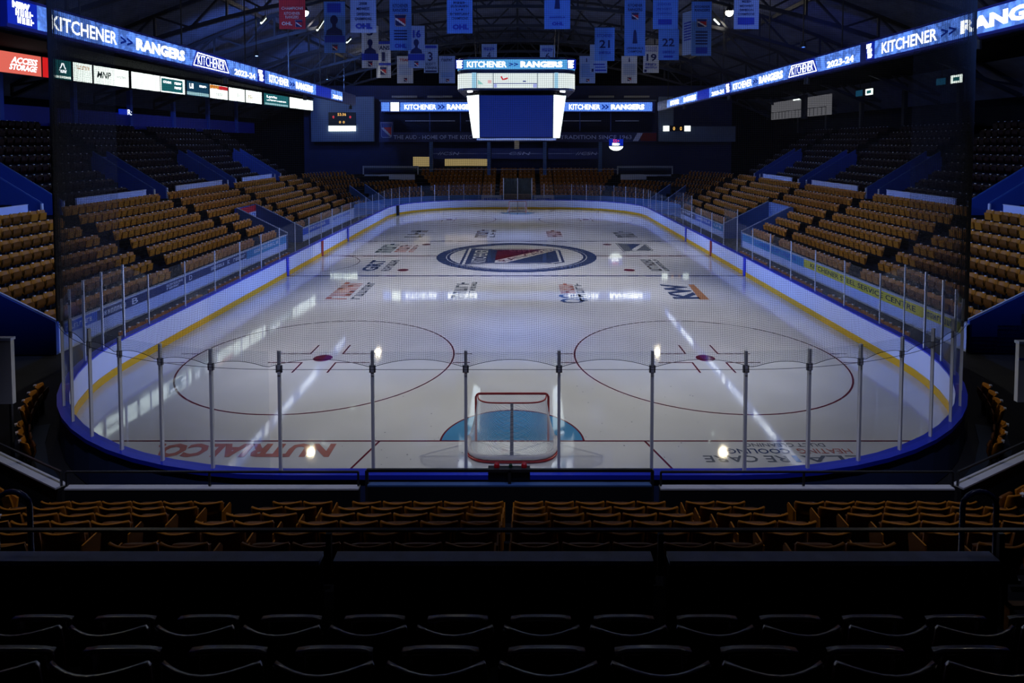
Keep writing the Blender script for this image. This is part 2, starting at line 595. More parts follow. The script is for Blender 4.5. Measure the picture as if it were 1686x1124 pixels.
def ice_text(nm, s, x0, x1, y0, y1, m, mode='side', bold=.02, z=.006):
    """mode side: reads away from the camera with letter tops to the left; flip: reads from the far end"""
    if mode == 'side':
        text(nm, s, (x1, y0, z), (0, y1 - y0, 0), (x0 - x1, 0, 0), m, ice, bold)
    else:
        text(nm, s, (x1, y1, z), (x0 - x1, 0, 0), (0, y0 - y1, 0), m, ice, bold)
def px_rect(xa, ya, xb, yb):
    a, b = atZ(xa, ya, 0), atZ(xb, yb, 0)
    return a, b
# behind the goal line, upside down
a = atZ(240, 762, 0); b = atZ(548, 738, 0)
ice_text('advertisement_lettering', 'NUTRIALCO.', -8.8, -4.4, -.82, -.14, M_REDWORD, 'flip', .05)
ice_text('advertisement_lettering', 'DUCT CLEANING', 5.8, 7.8, -.30, -.12, M_GREY_ICE, 'flip', .01)
ice_text('advertisement_lettering', 'HEATING', 7.0, 8.3, -.64, -.40, M_REDWORD, 'flip', .01)
ice_text('advertisement_lettering', 'COOLING', 5.27, 6.8, -.64, -.40, M_NAVY_ICE, 'flip', .01)
ice_text('advertisement_lettering', 'BELA', 6.95, 8.9, -1.05, -.74, M_GREY_ICE, 'flip', .01)
ice_text('advertisement_lettering', 'I', 6.74, 6.86, -1.05, -.74, M_SKY_ICE, 'flip', .03)
ice_text('advertisement_lettering', 'RE CARE', 4.6, 6.6, -1.05, -.74, M_GREY_ICE, 'flip', .01)
# near zone
def side_ad(xa, xb, ynear, yfar, s, m, ylab=None, sub=None, msub=None, bold=.02):
    """xa..xb are pixel columns read at the middle of the mark, ynear / yfar are pixel rows"""
    yn, yf = atZ(855, ynear, 0).y, atZ(855, yfar, 0).y
    ym = (ynear + yfar) / 2
    xl, xr = atZ(xa, ym, 0).x, atZ(xb, ym, 0).x
    if sub:
        wd = xr - xl
        ice_text('advertisement_lettering', s, xl, xl + wd * .62, yn, yf, m, bold=bold)
        ice_text('advertisement_lettering', sub, xl + wd * .74, xr, yn, yf, msub or m, bold=0)
    else:
        ice_text('advertisement_lettering', s, xl, xr, yn, yf, m, bold=bold)
side_ad(552, 606, 493, 464, '~~~~~~~', M_REDWORD, sub='~~~~~~~', msub=M_GREY_ICE, bold=.0)
side_ad(748, 782, 491, 464, '~~~~~~', M_GREY_ICE, sub='~~~~~~~~', msub=M_GREY_ICE)
side_ad(921, 962, 499, 485, 'OG', M_NAVY_ICE)
side_ad(921, 945, 483, 466, '~~~~~', M_REDWORD)
side_ad(950, 962, 496, 466, '~~~~~~', M_GREY_ICE, bold=0)
side_ad(1098, 1140, 492, 468, 'KW', M_NAVY_ICE, bold=.05)
q = MB()
q.quad(atZ(1152, 493, .006), atZ(1168, 493, .006), atZ(1142, 468, .006), atZ(1133, 468, .006))
on_ice('advertisement_stripe', q, M_ORANGE_ICE, 'orange stripe beside the navy letters')
# neutral zone
side_ad(626, 652, 416, 401, '~~~~~~', M_GREEN_ICE, bold=.02)
side_ad(655, 686, 415, 403, '~~~~~~', M_REDWORD, sub='~~~~~~', msub=M_REDWORD)
side_ad(603, 628, 446, 428, 'GRT', M_NAVY_ICE, bold=.04)
side_ad(636, 650, 446, 428, '~~~~~~~~~~~~', M_GREY_ICE, bold=0)
side_ad(1063, 1092, 446, 427, '~~~~~~~~', M_GREY_ICE, sub='~~~~~~~~~', msub=M_GREY_ICE)
cr = atZ(1029, 417, 0)
crest(ice, (7.4, 27.5, .004), (0, 3.7, 0), (-2.2, 0, 0), (M_GREY_ICE, M_ICE, M_NAVY_ICE), 'advertisement_shield', n=Vector((0, 0, .0015)), words=False)
# far zone
side_ad(672, 700, 391, 379, '~~~~', M_GREY_ICE)
side_ad(784, 816, 391, 378, '~~~~~~', M_NAVY_ICE, sub='~~~~', msub=M_GREY_ICE)
side_ad(900, 924, 390, 379, '~~~~~', M_REDWORD)
side_ad(1012, 1044, 391, 381, '~~~~~~', M_GREY_ICE)
# loose ice chips and puck marks are wear in the ice: small dark flecks
fl = MB()
for k in range(70):
    x = random.uniform(-4.5, 5.5)
    y = random.uniform(-1.8, 3.6)
    r = random.uniform(.010, .022)
    fl.poly([(x + r * cos(t * 1.05), y + r * sin(t * 1.05), .006) for t in range(6)])
fo = on_ice('puck_flecks', fl, M_GREY_ICE)
fo['kind'] = 'stuff'

# ================================================================== BOARDS
bd = thing('rink_boards', 'white dasher boards with yellow kick plate and blue cap around the ice', 'boards', (0, 25.9, 0))
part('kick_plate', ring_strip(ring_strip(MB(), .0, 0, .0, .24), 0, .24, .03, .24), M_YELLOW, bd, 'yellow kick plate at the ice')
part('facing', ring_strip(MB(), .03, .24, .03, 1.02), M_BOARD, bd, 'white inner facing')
mb = MB()
for o0, z0, o1, z1 in ((-.01, 1.02, -.01, 1.07), (-.01, 1.07, .25, 1.07), (.25, 1.07, .25, .98), (.25, .98, .2, .98), (-.01, 1.02, .03, 1.02)):
    ring_strip(mb, o0, z0, o1, z1)
part('cap_rail', mb, M_BLUECAP, bd, 'bright blue cap rail')
part('outer_facing', ring_strip(MB(), .2, .0, .2, .98), M_BOARDBACK, bd, 'dark blue outer facing')
for s in (-1, 1):
    for yb, m_ in ((19.66, M_BLUECAP), (32.14, M_BLUECAP), (25.9, M_GOALRED)):
        wv = .15
        part('line_marker', MB().box(s * 12.94 - .025, s * 12.94 + .025, yb - wv, yb + wv, .02, 1.02), m_, bd)
p = (-AX - RC * cos(radians(18)), AY1 + RC * sin(radians(18)))
part('gate_post', MB().box(p[0] - .02, p[0] + .22, p[1] - .15, p[1] + .15, .02, 1.02), M_DARK, bd, 'black gate strip in the far left corner')

# ---- glass panels with stanchions
OG = .11
GL = []
def rpt(o, seg, t):
    R = RC + o
    if seg == 'near':
        return (t, Y0 - o)
    if seg == 'far':
        return (t, Y1 + o)
    if seg == 'L':
        return (-HW - o, t)
    if seg == 'R':
        return (HW + o, t)
    cx, cy = {'nr': (AX, AY0), 'fr': (AX, AY1), 'fl': (-AX, AY1), 'nl': (-AX, AY0)}[seg]
    a0 = {'nr': -90, 'fr': 0, 'fl': 90, 'nl': 180}[seg]
    a = radians(a0 + t)
    return (cx + R * cos(a), cy + R * sin(a))
posts = [-4.52 + 1.826 * k for k in range(6)]
def glass(p0, p1, z0, z1, label, group, post=True, last=False, tall=0):
    x0, y0 = p0
    x1, y1 = p1
    g = thing('glass_panel', label, 'glass panel', (x0, y0, 1.07), group)
    d = Vector((x1 - x0, y1 - y0, 0)).normalized()
    n = Vector((-d.y, d.x, 0)) * .006
    a = Vector((x0, y0, 0)) + d * .012
    b = Vector((x1, y1, 0)) - d * .012
    Z = Vector((0, 0, 1))
    part('pane', MB().hexa([a - n + Z * 1.08, b - n + Z * 1.08, b + n + Z * 1.08, a + n + Z * 1.08, a - n + Z * z0, b - n + Z * z1, b + n + Z * z1, a + n + Z * z0]), M_GLASS, g)
    e = Vector((x0, y0, 0))
    hw = .028 if 'near' in label.split(',')[0] and 'sloped' not in label else .018
    s_ = MB().obox(e + Z * ((z0 + 1.0) / 2 + .02), d * hw, Vector((-d.y, d.x, 0)) * hw, Z * ((z0 - 1.0) / 2))
    part('stanchion', s_, M_ALU, g)
    if hw > .02:
        part('clamp', MB().obox(e + Z * 3.12, d * .06, Vector((-d.y, d.x, 0)) * .02, Z * .07), mat('grey_clamp', (.16, .17, .2), .5), g, 'grey clamp')
    GL.append((e, z0))
    return g
ZN, ZS = 3.46, 2.84
for k in range(5):
    glass((posts[k], Y0 - OG), (posts[k + 1], Y0 - OG), ZN, ZN, 'clear end-board glass panel behind the near net, %s from the left' % ordn(k + 1), 'near end glass')
NA = 11
for k in range(NA):
    t0, t1 = 2 + 88 * k / NA, 2 + 88 * (k + 1) / NA
    glass(rpt(OG, 'nr', t0 if k else 1.3), rpt(OG, 'nr', t1), ZN, ZN, 'curved-corner glass panel at near right, %s counted from the net side' % ordn(k + 1), 'near right corner glass')
    glass(rpt(OG, 'nl', 90 - t1), rpt(OG, 'nl', 90 - t0), ZN, ZN, 'curved-corner glass panel at near left, %s counted from the net side' % ordn(k + 1), 'near left corner glass')
ys = [AY0, AY0 + 1.4]
while ys[-1] + 2.44 < AY1:
    ys.append(ys[-1] + 2.44)
ys.append(AY1)
for k in range(len(ys) - 1):
    for s, nm in ((-1, 'left'), (1, 'right')):
        z0 = ZN if k == 0 else ZS
        tall = s > 0 and (11 <= k <= 12 or k in (7,))
        z1 = ZS
        if tall:
            z0 = z1 = ZS + .75
        glass((s * (HW + OG), ys[k]), (s * (HW + OG), ys[k + 1]), z0, z1, '%s glass panel along the %s boards, %s from the near corner' % ('sloped' if k == 0 else 'tall' if tall else 'clear', nm, ordn(k + 1)), nm + ' side glass')
for k in range(8):
    t0, t1 = 90 * k / 8, 90 * (k + 1) / 8
    glass(rpt(OG, 'fr', t0), rpt(OG, 'fr', t1), ZS, ZS, 'glass panel in the far right corner, %s from the side boards' % ordn(k + 1), 'far right corner glass')
    glass(rpt(OG, 'fl', 90 - t1), rpt(OG, 'fl', 90 - t0), ZS, ZS, 'glass panel in the far left corner, %s from the side boards' % ordn(k + 1), 'far left corner glass')
fx = [-4.42, -3.0, -1.62, 0, 1.62, 3.0, 4.42]
for k in range(6):
    glass((fx[k], Y1 + OG), (fx[k + 1], Y1 + OG), 3.5 if k in (2, 3) else ZS, 3.5 if k in (2, 3) else ZS, '%s glass panel behind the far net, %s from the left' % ('tall' if k in (2, 3) else 'low', ordn(k + 1)), 'far end glass')
# booth behind the far net
bt = thing('goal_judge_booth', 'dark booth behind the far net framed by white posts', 'booth', (0, 56.6, 0))
part('back_panel', MB().box(-1.6, 1.6, 57.4, 57.5, 0, 3.4), mat('dark_teal_panel', (.012, .03, .035), .6), bt)
part('counter', MB().box(-1.6, 1.6, 56.6, 57.2, 0, 1.6), mat('brown_counter', (.12, .07, .03), .6), bt, 'brown counter')
for x in (-1.62, 0, 1.62):
    part('post', MB().box(x - .05, x + .05, 56.0, 56.1, 0, 3.5), M_WHITEPAINT, bt, 'white post')

# ---- protective netting of real cord
PATHN = []
for k in range(0, 12):
    PATHN.append(('nl', 88.0 * (k) / NA if k < NA else 88))
def netpath():
    pts = []
    for seg, ts in (('nl', [90.0 * k / 40 for k in range(41)]),):
        for t in ts:
            pts.append(rpt(.2, seg, t))
    n = 36
    for k in range(1, n):
        pts.append((-AX + 2 * AX * k / n, Y0 - .2))
    for t in [90.0 * k / 40 for k in range(41)]:
        pts.append(rpt(.2, 'nr', t))
    return pts
NP = netpath()
cum = [0]
for i in range(1, len(NP)):
    cum.append(cum[-1] + hypot(NP[i][0] - NP[i - 1][0], NP[i][1] - NP[i - 1][1]))
TOT = cum[-1]
def along(s):
    s = min(max(s, 0), TOT)
    lo, hi = 0, len(cum) - 1
    while hi - lo > 1:
        m_ = (lo + hi) // 2
        if cum[m_] <= s:
            lo = m_
        else:
            hi = m_
    f = (s - cum[lo]) / (cum[hi] - cum[lo])
    return (NP[lo][0] + f * (NP[hi][0] - NP[lo][0]), NP[lo][1] + f * (NP[hi][1] - NP[lo][1]))
# stanchion stations along the net
ARC = (RC + .2) * pi / 2
st = [ARC * (t / 90.0) for t in [90 - (2 + 88 * k / NA) for k in range(NA, -1, -1)]]
mid0 = ARC
st = sorted([ARC * (1 - (2 + 88 * k / NA) / 90) for k in range(NA + 1)]) + [ARC + (x + AX) for x in posts if -AX < x < AX] + [ARC + 2 * AX + ARC * (2 + 88 * k / NA) / 90 for k in range(NA + 1)]
st = sorted(st)
def scallop(s, z):
    for i in range(len(st) - 1):
        if st[i] <= s <= st[i + 1]:
            u = (s - st[i]) / (st[i + 1] - st[i])
            L = st[i + 1] - st[i]
            return (1 - (2 * u - 1) ** 2) * .16 * min(1, L / 1.8) * math.exp(-(z - 3.2) / 2.2)
    return 0
PITCHN = .036
NETTOP = 13.0
net = thing('safety_netting', 'fine black spectator netting hanging above the near end glass', 'netting', (0, Y0 - .2, 3.2))
cr_ = .0022
mb = MB()
def wire(mb, pts, r):
    base = len(mb.v)
    for (x, y, z, nx, ny) in pts:
        # triangular cord; nx, ny outward normal
        mb.v += [(x + nx * r, y + ny * r, z), (x - nx * r * .5, y - ny * r * .5, z + r * .87), (x - nx * r * .5, y - ny * r * .5, z - r * .87)]
    for i in range(len(pts) - 1):
        for k in range(3):
            l = (k + 1) % 3
            mb.f.append((base + i * 3 + k, base + i * 3 + l, base + i * 3 + 3 + l, base + i * 3 + 3 + k))
def vwire(mb, x, y, z0, z1, tx, ty, r):
    base = len(mb.v)
    nx, ny = -ty, tx
    for z in (z0, z1):
        mb.v += [(x + tx * r, y + ty * r, z), (x - tx * r * .5 + nx * r * .87, y - ty * r * .5 + ny * r * .87, z), (x - tx * r * .5 - nx * r * .87, y - ty * r * .5 - ny * r * .87, z)]
    for k in range(3):
        l = (k + 1) % 3
        mb.f.append((base + k, base + l, base + 3 + l, base + 3 + k))
nst = int(TOT / .12)
sts = [TOT * i / nst for i in range(nst + 1)]
pos = [along(s) for s in sts]
tang = []
for i in range(len(pos)):
    a_, b_ = pos[max(i - 1, 0)], pos[min(i + 1, len(pos) - 1)]
    L = hypot(b_[0] - a_[0], b_[1] - a_[1])
    tang.append(((b_[0] - a_[0]) / L, (b_[1] - a_[1]) / L))
z = 3.18
while z < NETTOP:
    wire(mb, [(pos[i][0], pos[i][1], z + scallop(sts[i], z), tang[i][1], -tang[i][0]) for i in range(len(pos))], cr_)
    z += PITCHN
no = part('horizontal_cords', mb, M_NETCORD, net)
no['kind'] = 'stuff'
mb = MB()
s = 0
while s < TOT:
    x, y = along(s)
    x2, y2 = along(s + .05)
    x1_, y1_ = along(s - .05)
    L = hypot(x2 - x1_, y2 - y1_)
    vwire(mb, x, y, 3.18 + scallop(s, 3.18), NETTOP, (x2 - x1_) / L, (y2 - y1_) / L, cr_)
    s += PITCHN
no = part('vertical_cords', mb, M_NETCORD, net)
no['kind'] = 'stuff'
part('hem_rope', MB().tube([(pos[i][0], pos[i][1], 3.18 + scallop(sts[i], 3.18)) for i in range(len(pos))], .006, 4), M_NETCORD, net)
part('lower_cable', MB().tube([(x, y, 3.14) for x, y in pos[::2]], .005, 4), M_NETCORD, net)
part('top_cable', MB().tube([(x, y, NETTOP) for x, y in pos[::2]], .012, 4), M_NETCORD, net)

# ================================================================== GOALS
def goal(gy, sg, label):
    """opening on the goal line, body towards -sg"""
    g = thing('hockey_goal', label, 'hockey goal', (0, gy, 0), 'hockey goals')
    B = lambda x, y, z: (x, gy - sg * y, z)
    hw = .915
    fr = [B(-hw, 0, .0), B(-hw, 0, 1.12)]
    for k in range(1, 6):
        a = pi - pi / 2 * k / 5
        fr.append(B(-hw + .1 + .1 * cos(a), 0, 1.12 + .1 * sin(a)))
    fr2 = [(2 * 0 - p_[0], p_[1], p_[2]) for p_ in reversed(fr)]
    part('front_frame', MB().tube(fr + fr2, .03, 10), M_GOALRED, g, smooth=True)
    def curve(w, d, z, n=24, bulge=0):
        pts = []
        for k in range(n + 1):
            a = pi * k / n
            c_, s_ = cos(a), sin(a)
            e = .42
            x = -(abs(c_) ** e) * (1 if c_ > 0 else -1) * w
            y = (abs(s_) ** .75) * d
            pts.append(B(x, y, z))
        return pts
    top = curve(.86, .5, 1.19)
    part('top_shelf_bar', MB().tube(top, .018, 8), M_GOALRED, g, smooth=True)
    bot = curve(1.16, 1.1, .03)
    part('base_frame', MB().tube(bot, .028, 8), M_GOALRED, g, smooth=True)
    pad = curve(1.10, 1.03, .09)
    part('base_padding', MB().tube(pad, .065, 8), M_PAD, g, 'white base padding', smooth=True)
    part('centre_support', MB().box(-.035, .035, *sorted((gy - sg * .47, gy - sg * .53)), .95, 1.19).hexa(
        [B(-.035, .53, .95), B(.035, .53, .95), B(.035, .5, .95), B(-.035, .5, .95)] + [B(-.035, .5, 1.18), B(.035, .5, 1.18), B(.035, .47, 1.18), B(-.035, .47, 1.18)]).hexa(
        [B(-.045, 1.06, .06), B(.045, 1.06, .06), B(.045, 1.0, .06), B(-.045, 1.0, .06), B(-.035, .55, 1.0), B(.035, .55, 1.0), B(.035, .49, 1.0), B(-.035, .49, 1.0)]),
        mat('grey_goal_support', (.22, .23, .26), .5), g, 'grey centre support')
    # white twine: diagonal cords over the curved back, and over the top
    n = 64
    T = curve(.86, .5, 1.18, n)
    Bm = curve(1.14, 1.07, .06, n)
    def S(u, v):
        u = min(max(u, 0), n - .001)
        i = int(u)
        f = u - i
        t_ = Vector(T[i]).lerp(Vector(T[i + 1]), f)
        b_ = Vector(Bm[i]).lerp(Vector(Bm[i + 1]), f)
        p_ = t_.lerp(b_, v)
        sag = sin(pi * v) * .05
        c_ = Vector((0, gy - sg * .35, p_.z))
        p_ = p_ + (c_ - p_) * sag
        return p_
    tw = MB()
    step = 1.0
    K = 22
    for dirn in (-1, 1):
        u0 = -K
        while u0 < n + K:
            pts = []
            for q_ in range(9):
                v = q_ / 8
                u = u0 + dirn * (v - .5) * K
                if 0 <= u <= n:
                    pts.append(S(u, v))
            if len(pts) > 1:
                tw.tube(pts, .0024, 3, cap=False)
            u0 += step
    for dirn in (-1, 1):
        for k in range(-6, 40):
            x0 = -hw + k * .05
            x1 = x0 + dirn * .3
            if -hw < x0 < hw and -hw < x1 < hw:
                y1_ = .5 * max(0, 1 - abs(x1 / .9) ** 4) ** .5
                tw.tube([B(x0, 0, 1.21), B(x1, y1_, 1.19)], .0024, 3, cap=False)
    o = part('netting', tw, M_WHITECORD, g, 'white twine')
    o['kind'] = 'stuff'
    return g
goal(0, 1, 'red framed hockey goal with white netting in the near blue crease')
goal(FY, -1, 'small red hockey goal standing in the far crease')

# ================================================================== STANDS
ROW0, TR, RS, TZ0 = 17.0, .85, .41, .60     # side rows: |X| of the seat backs, tread, rise, first tread height
def band_pts(o, n=14, y_start=None, y_end=None):
    pass
# side blocks in Y, aisles between
BLK = [(6.75, 14.75), (15.85, 24.35), (25.35, 33.85), (34.9, 43.4), (44.4, 46.6)]
AISLES = [(14.8, 15.8), (24.4, 25.3), (33.9, 34.85), (43.45, 44.35)]
TUN = {-1: (28.5, 31.7), 1: (29.4, 33.6)}
# terrace steps: left, right
for s, nm in ((-1, 'left'), (1, 'right')):
    mb = MB()
    for j in range(8):
        x0 = ROW0 - .55 + TR * j if j else 16.35
        x1 = ROW0 - .55 + TR * (j + 1)
        z = TZ0 + RS * j
        for ya, yb in (((6.6, TUN[s][0]), (TUN[s][1], AY1)) if j < 4 else ((6.6, AY1),)):
            mb.box(*sorted((s * x0, s * x1)), ya, yb, 0, z)
    x1 = ROW0 - .55 + TR * 8
    mb.box(*sorted((s * x1, s * 25.2)), 6.6, 52, 0, 3.72)
    for k in range(9):
        a_ = 24.65 + TR * k
        zt = 3.87 + .53 * k
        cuts = [6.6]
        for vy in (16.75, 26.5, 36.9, 46.9):
            if k < 4:
                cuts += [vy - .75, vy + .75]
        cuts.append(52)
        for q_ in range(0, len(cuts), 2):
            mb.box(*sorted((s * a_, s * (a_ + TR))), cuts[q_], cuts[q_ + 1], 0, zt)
    struct('grandstand_terrace_' + nm, mb, M_TREAD)
# far end terrace, following the corner arcs
mb = MB()
def arc_pts(o, n=12):
    R = RC + o
    pts = []
    for k in range(n + 1):
        a = radians(90 * k / n)
        pts.append((AX + R * cos(a), AY1 + R * sin(a)))
    for k in range(n + 1):
        a = radians(90 + 90 * k / n)
        pts.append((-AX + R * cos(a), AY1 + R * sin(a)))
    return pts
for j in range(8):
    o0 = ROW0 - .55 + TR * j - HW if j else 3.4
    o1 = ROW0 - .55 + TR * (j + 1) - HW
    z = TZ0 + RS * j
    A, B_ = arc_pts(o0), arc_pts(o1)
    for i in range(len(A) - 1):
        mb.hexa([(*A[i], 0), (*B_[i], 0), (*B_[i + 1], 0), (*A[i + 1], 0), (*A[i], z), (*B_[i], z), (*B_[i + 1], z), (*A[i + 1], z)])
A, B_ = arc_pts(o1), arc_pts(o1 + 6)
for i in range(len(A) - 1):
    mb.hexa([(*A[i], 0), (*B_[i], 0), (*B_[i + 1], 0), (*A[i + 1], 0), (*A[i], 3.5), (*B_[i], 3.5), (*B_[i + 1], 3.5), (*A[i + 1], 3.5)])
struct('grandstand_terrace_far', mb, M_TREAD)
# near end terrace (straight middle, turned wings)
WING = radians(28)
NX = 8.3
def near_row_pt(y, u, s):
    """point at distance u beyond the bend of a row whose straight line is at y; s = side"""
    back = (-4.2 - y)
    bx = NX + back * math.tan(WING / 2)
    return (s * (bx + u * cos(WING)), y + u * sin(WING))
mb = MB()
NR0 = -5.0
def near_prism(mb, ya, yb, z):
    pa = [near_row_pt(ya, 9, -1), near_row_pt(ya, 0, -1), near_row_pt(ya, 0, 1), near_row_pt(ya, 9, 1)]
    pb = [near_row_pt(yb, 9, -1), near_row_pt(yb, 0, -1), near_row_pt(yb, 0, 1), near_row_pt(yb, 9, 1)]
    for i in range(3):
        mb.hexa([(*pa[i], 0), (*pb[i], 0), (*pb[i + 1], 0), (*pa[i + 1], 0), (*pa[i], z), (*pb[i], z), (*pb[i + 1], z), (*pa[i + 1], z)])
for i in range(6):
    ya = NR0 + .45 - .85 * i if i else -4.22
    near_prism(mb, ya, NR0 + .45 - .85 * (i + 1), .52 + .41 * i)
struct('grandstand_terrace_near', mb, M_TREAD)
mb = MB()
mb.box(-20, 20, -11.0, -9.92, 0, 3.0)
mb.box(-20, 20, -11.9, -11.0, 0, 3.62)
mb.box(-20, 20, -12.8, -11.9, 0, 4.15)
mb.box(-20, 20, -20, -12.8, 0, 4.68)
struct('grandstand_terrace_upper', mb, M_TREAD)
# parapet below the camera
for k, (xa, xb) in enumerate(((-8.8, -2.02), (-1.9, 1.42), (1.55, 4.7))):
    pass
SEG = [(-9.5, -1.67), (-1.54, 1.42), (1.57, 4.62)]
pl = ['left', 'middle', 'right']
for k, (xa, xb) in enumerate(SEG):
    t = thing('parapet_wall', 'dark parapet with worn grey cap in the foreground, %s segment' % pl[k], 'wall', ((xa + xb) / 2, -9.83, 0), 'foreground parapet')
    part('wall_body', MB().box(xa, xb, -9.9, -9.78, 0, 3.64), mat('matt_black_paint', (.003, .003, .004), .95, spec=.05), t)
    part('cap', MB().box(xa, xb, -9.91, -9.77, 3.64, 3.685), M_CAP, t, 'worn grey blue concrete cap')
t = thing('guard_rail', 'long thin dark guard rail above the foreground parapet', 'railing', (0, -9.83, 3.7))
part('rail', MB().box(-9.5, 9.5, -9.85, -9.81, 3.918, 3.94), M_RAIL, t)
for x in (-1.6, 1.5, 4.68):
    part('post', MB().box(x - .025, x + .025, -9.85, -9.81, 3.5, 3.9), M_RAIL, t)
for px_, lb in ((1612, 'right'), (22, 'left')):
    x = atY(px_, 860, -9.4).x
    pts = [(x - .17 + .0, -9.4, 2.55), (x - .17, -9.4, 3.9)]
    for k in range(1, 9):
        a = pi - pi * k / 8
        pts.append((x + .17 * cos(a), -9.4, 3.9 + .15 * sin(a)))
    pts.append((x + .17, -9.4, 2.55))
    solo('handrail', MB().tube(pts, .026, 8), mat('dark_blue_handrail', (.01, .02, .09), .3), 'dark blue looped stair handrail at the %s end of the parapet' % lb, 'handrail', 'aisle handrails', smooth=True)

# front wall of the near stand with pale cap and guard rails
def wallseg(name, label, a, b, z, m_body, capm, group, h=.10, base=0):
    a = Vector((*a, 0))
    b = Vector((*b, 0))
    d = (b - a).normalized()
    n = Vector((-d.y, d.x, 0))
    t = thing(name, label, 'wall', tuple((a + b) / 2), group)
    c = (a + b) / 2
    part('wall_body', MB().obox(c + Vector((0, 0, (z - .03 + base) / 2)), d * (b - a).length / 2, n * .06, Vector((0, 0, (z - .03 - base) / 2))), m_body, t)
    part('cap', MB().obox(c + Vector((0, 0, z - .015)), d * (b - a).length / 2, n * h, Vector((0, 0, .015))), capm, t, 'pale cap')
    return t
g_ = 'front wall of the near stand'
wallseg('front_wall', 'low black wall with pale cap in front of near stand, left segment', (-8.2, -4.2), (-2.78, -4.2), 1.18, M_DARK, M_WHITEPAINT, g_, .07)
wallseg('front_wall', 'low black wall with pale cap in front of near stand, right segment', (2.78, -4.2), (8.2, -4.2), 1.18, M_DARK, M_WHITEPAINT, g_, .07)
wallseg('front_wall', 'low black wall in front of near stand, centre segment behind the net', (-2.62, -4.2), (2.62, -4.2), 1.24, M_DARK, M_BLUESTEEL, g_, .06)
for s, nm in ((-1, 'left'), (1, 'right')):
    a = (s * NX, -4.2)
    b = (s * (NX + 7 * cos(WING)), -4.2 + 7 * sin(WING))
    wallseg('front_wall', 'pale capped wall slanting up from the %s corner of near stand' % nm, a, b, 1.2, M_DARK, M_WHITEPAINT, g_, .1)
def rail(name, label, a, b, z, ps, r=.016, z0=1.2, m=M_RAIL):
    a = Vector(a)
    b = Vector(b)
    t = thing(name, label, 'railing', tuple((a + b) / 2 + Vector((0, 0, z0))), 'guard rails of the near stand')
    Z = Vector((0, 0, 1))
    d = (b - a).normalized()
    n = Vector((-d.y, d.x, 0))
    part('top_rail', MB().obox((a + b) / 2 + Z * z, d * (b - a).length / 2, n * r, Z * r), m, t)
    for f in ps:
        p_ = a.lerp(b, f)
        part('post', MB().obox(p_ + Z * (z + z0) / 2, d * r * 1.1, n * r, Z * (z - z0) / 2), m, t)
    return t
rail('guard_rail', 'thin dark rail above the left part of near front wall', (-8.2, -4.2, 0), (-2.8, -4.2, 0), 1.46, (0, .49, 1))
rail('guard_rail', 'thin dark rail above the right part of near front wall', (2.8, -4.2, 0), (8.2, -4.2, 0), 1.46, (0, .49, 1))
rail('guard_rail', 'black rectangular rail framing the boards behind near net', (-2.64, -4.2, 0), (2.64, -4.2, 0), 1.49, (0, .5, 1), .026, .9)
for s, nm in ((-1, 'left'), (1, 'right')):
    rail('guard_rail', 'thin rail slanting above the %s corner wall of near stand' % nm, (s * NX, -4.2, 0), (s * (NX + 7 * cos(WING)), -4.2 + 7 * sin(WING), 0), 1.46, (0, .4, .8))
# goal lights on the centre rail
t = thing('goal_light', 'black goal light box with two red domes and one green dome', 'goal light', (0, -4.1, 1.3))
part('housing', MB().box(-.40, .38, -4.16, -4.05, 1.27, 1.50), M_DARK, t)
for x, m_, nm in ((-.24, mat('red_lamp_dome', (.45, .01, .02), .2), 'red dome'), (.27, MATS['red_lamp_dome'], 'red dome'), (.02, mat('green_lamp_dome', (.01, .05, .03), .2), 'dark green dome')):
    r = .055 if 'red' in nm else .035
    part('lamp_dome', MB().lathe((x, -4.1, 1.50), [(r, 0), (r, .03)] + [(r * cos(a * pi / 12), .03 + r * sin(a * pi / 12)) for a in range(1, 7)], 14), m_, t, nm, smooth=True)

# ---- side furniture of the stands
for s, nm in ((-1, 'left'), (1, 'right')):
    # end wall of the lower stand nearest the camera
    yq = 6.45 if s < 0 else 6.6
    o = [(s * 16.3, yq, 0), (s * 16.3, yq, 1.17), (s * 24.2, yq, 1.17 + .5 * 7.9), (s * 33, yq, 1.17 + .5 * 7.9 + .62 * 8.8), (s * 33, yq, 0)]
    t = thing('end_wall', 'tall blue end wall sloping up beside the nearest %s seats' % nm, 'wall', (s * 20, yq, 0), 'blue end walls')
    part('wall_panel', MB().extrude(o, (0, .15, 0)), M_BLUEWALL, t)
    tp = [Vector(o[1]), Vector(o[2]), Vector(o[3])]
    part('cap', MB().tube([p_ + Vector((0, .07, .02)) for p_ in tp], .05, 4), M_WHITEPAINT, t, 'pale cap strip')
    # front wall of the lower stand : white skirting with an advertising band on it
    ya, yb = TUN[s]
    for (y0, y1, where) in ((6.6, ya, 'near'), (yb, AY1, 'far')):
        t = thing('stand_front_wall', 'white wall below the advertising band, %s side, %s of the tunnel' % (nm, where), 'wall', (s * 16.3, (y0 + y1) / 2, 0), 'front walls of the side stands')
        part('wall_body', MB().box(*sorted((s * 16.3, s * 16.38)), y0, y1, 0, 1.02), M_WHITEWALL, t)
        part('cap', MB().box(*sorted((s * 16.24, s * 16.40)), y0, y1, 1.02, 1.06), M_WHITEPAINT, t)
M_ADNAVY = mat('navy_advert_vinyl', (.018, .035, .12), .4)
M_ADBLUE = mat('bright_blue_advert_vinyl', (.02, .10, .50), .4)
M_ADTEAL = mat('teal_advert_vinyl', (.04, .26, .50), .4)
M_ADYEL = mat('yellow_advert_vinyl', (.75, .60, .03), .4)
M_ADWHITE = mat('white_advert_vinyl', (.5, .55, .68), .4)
M_ADRED = mat('red_advert_vinyl', (.5, .02, .03), .4)
M_INK = mat('black_advert_ink', (.01, .01, .012), .5)
M_INKW = mat('white_advert_ink', (.7, .72, .78), .5)
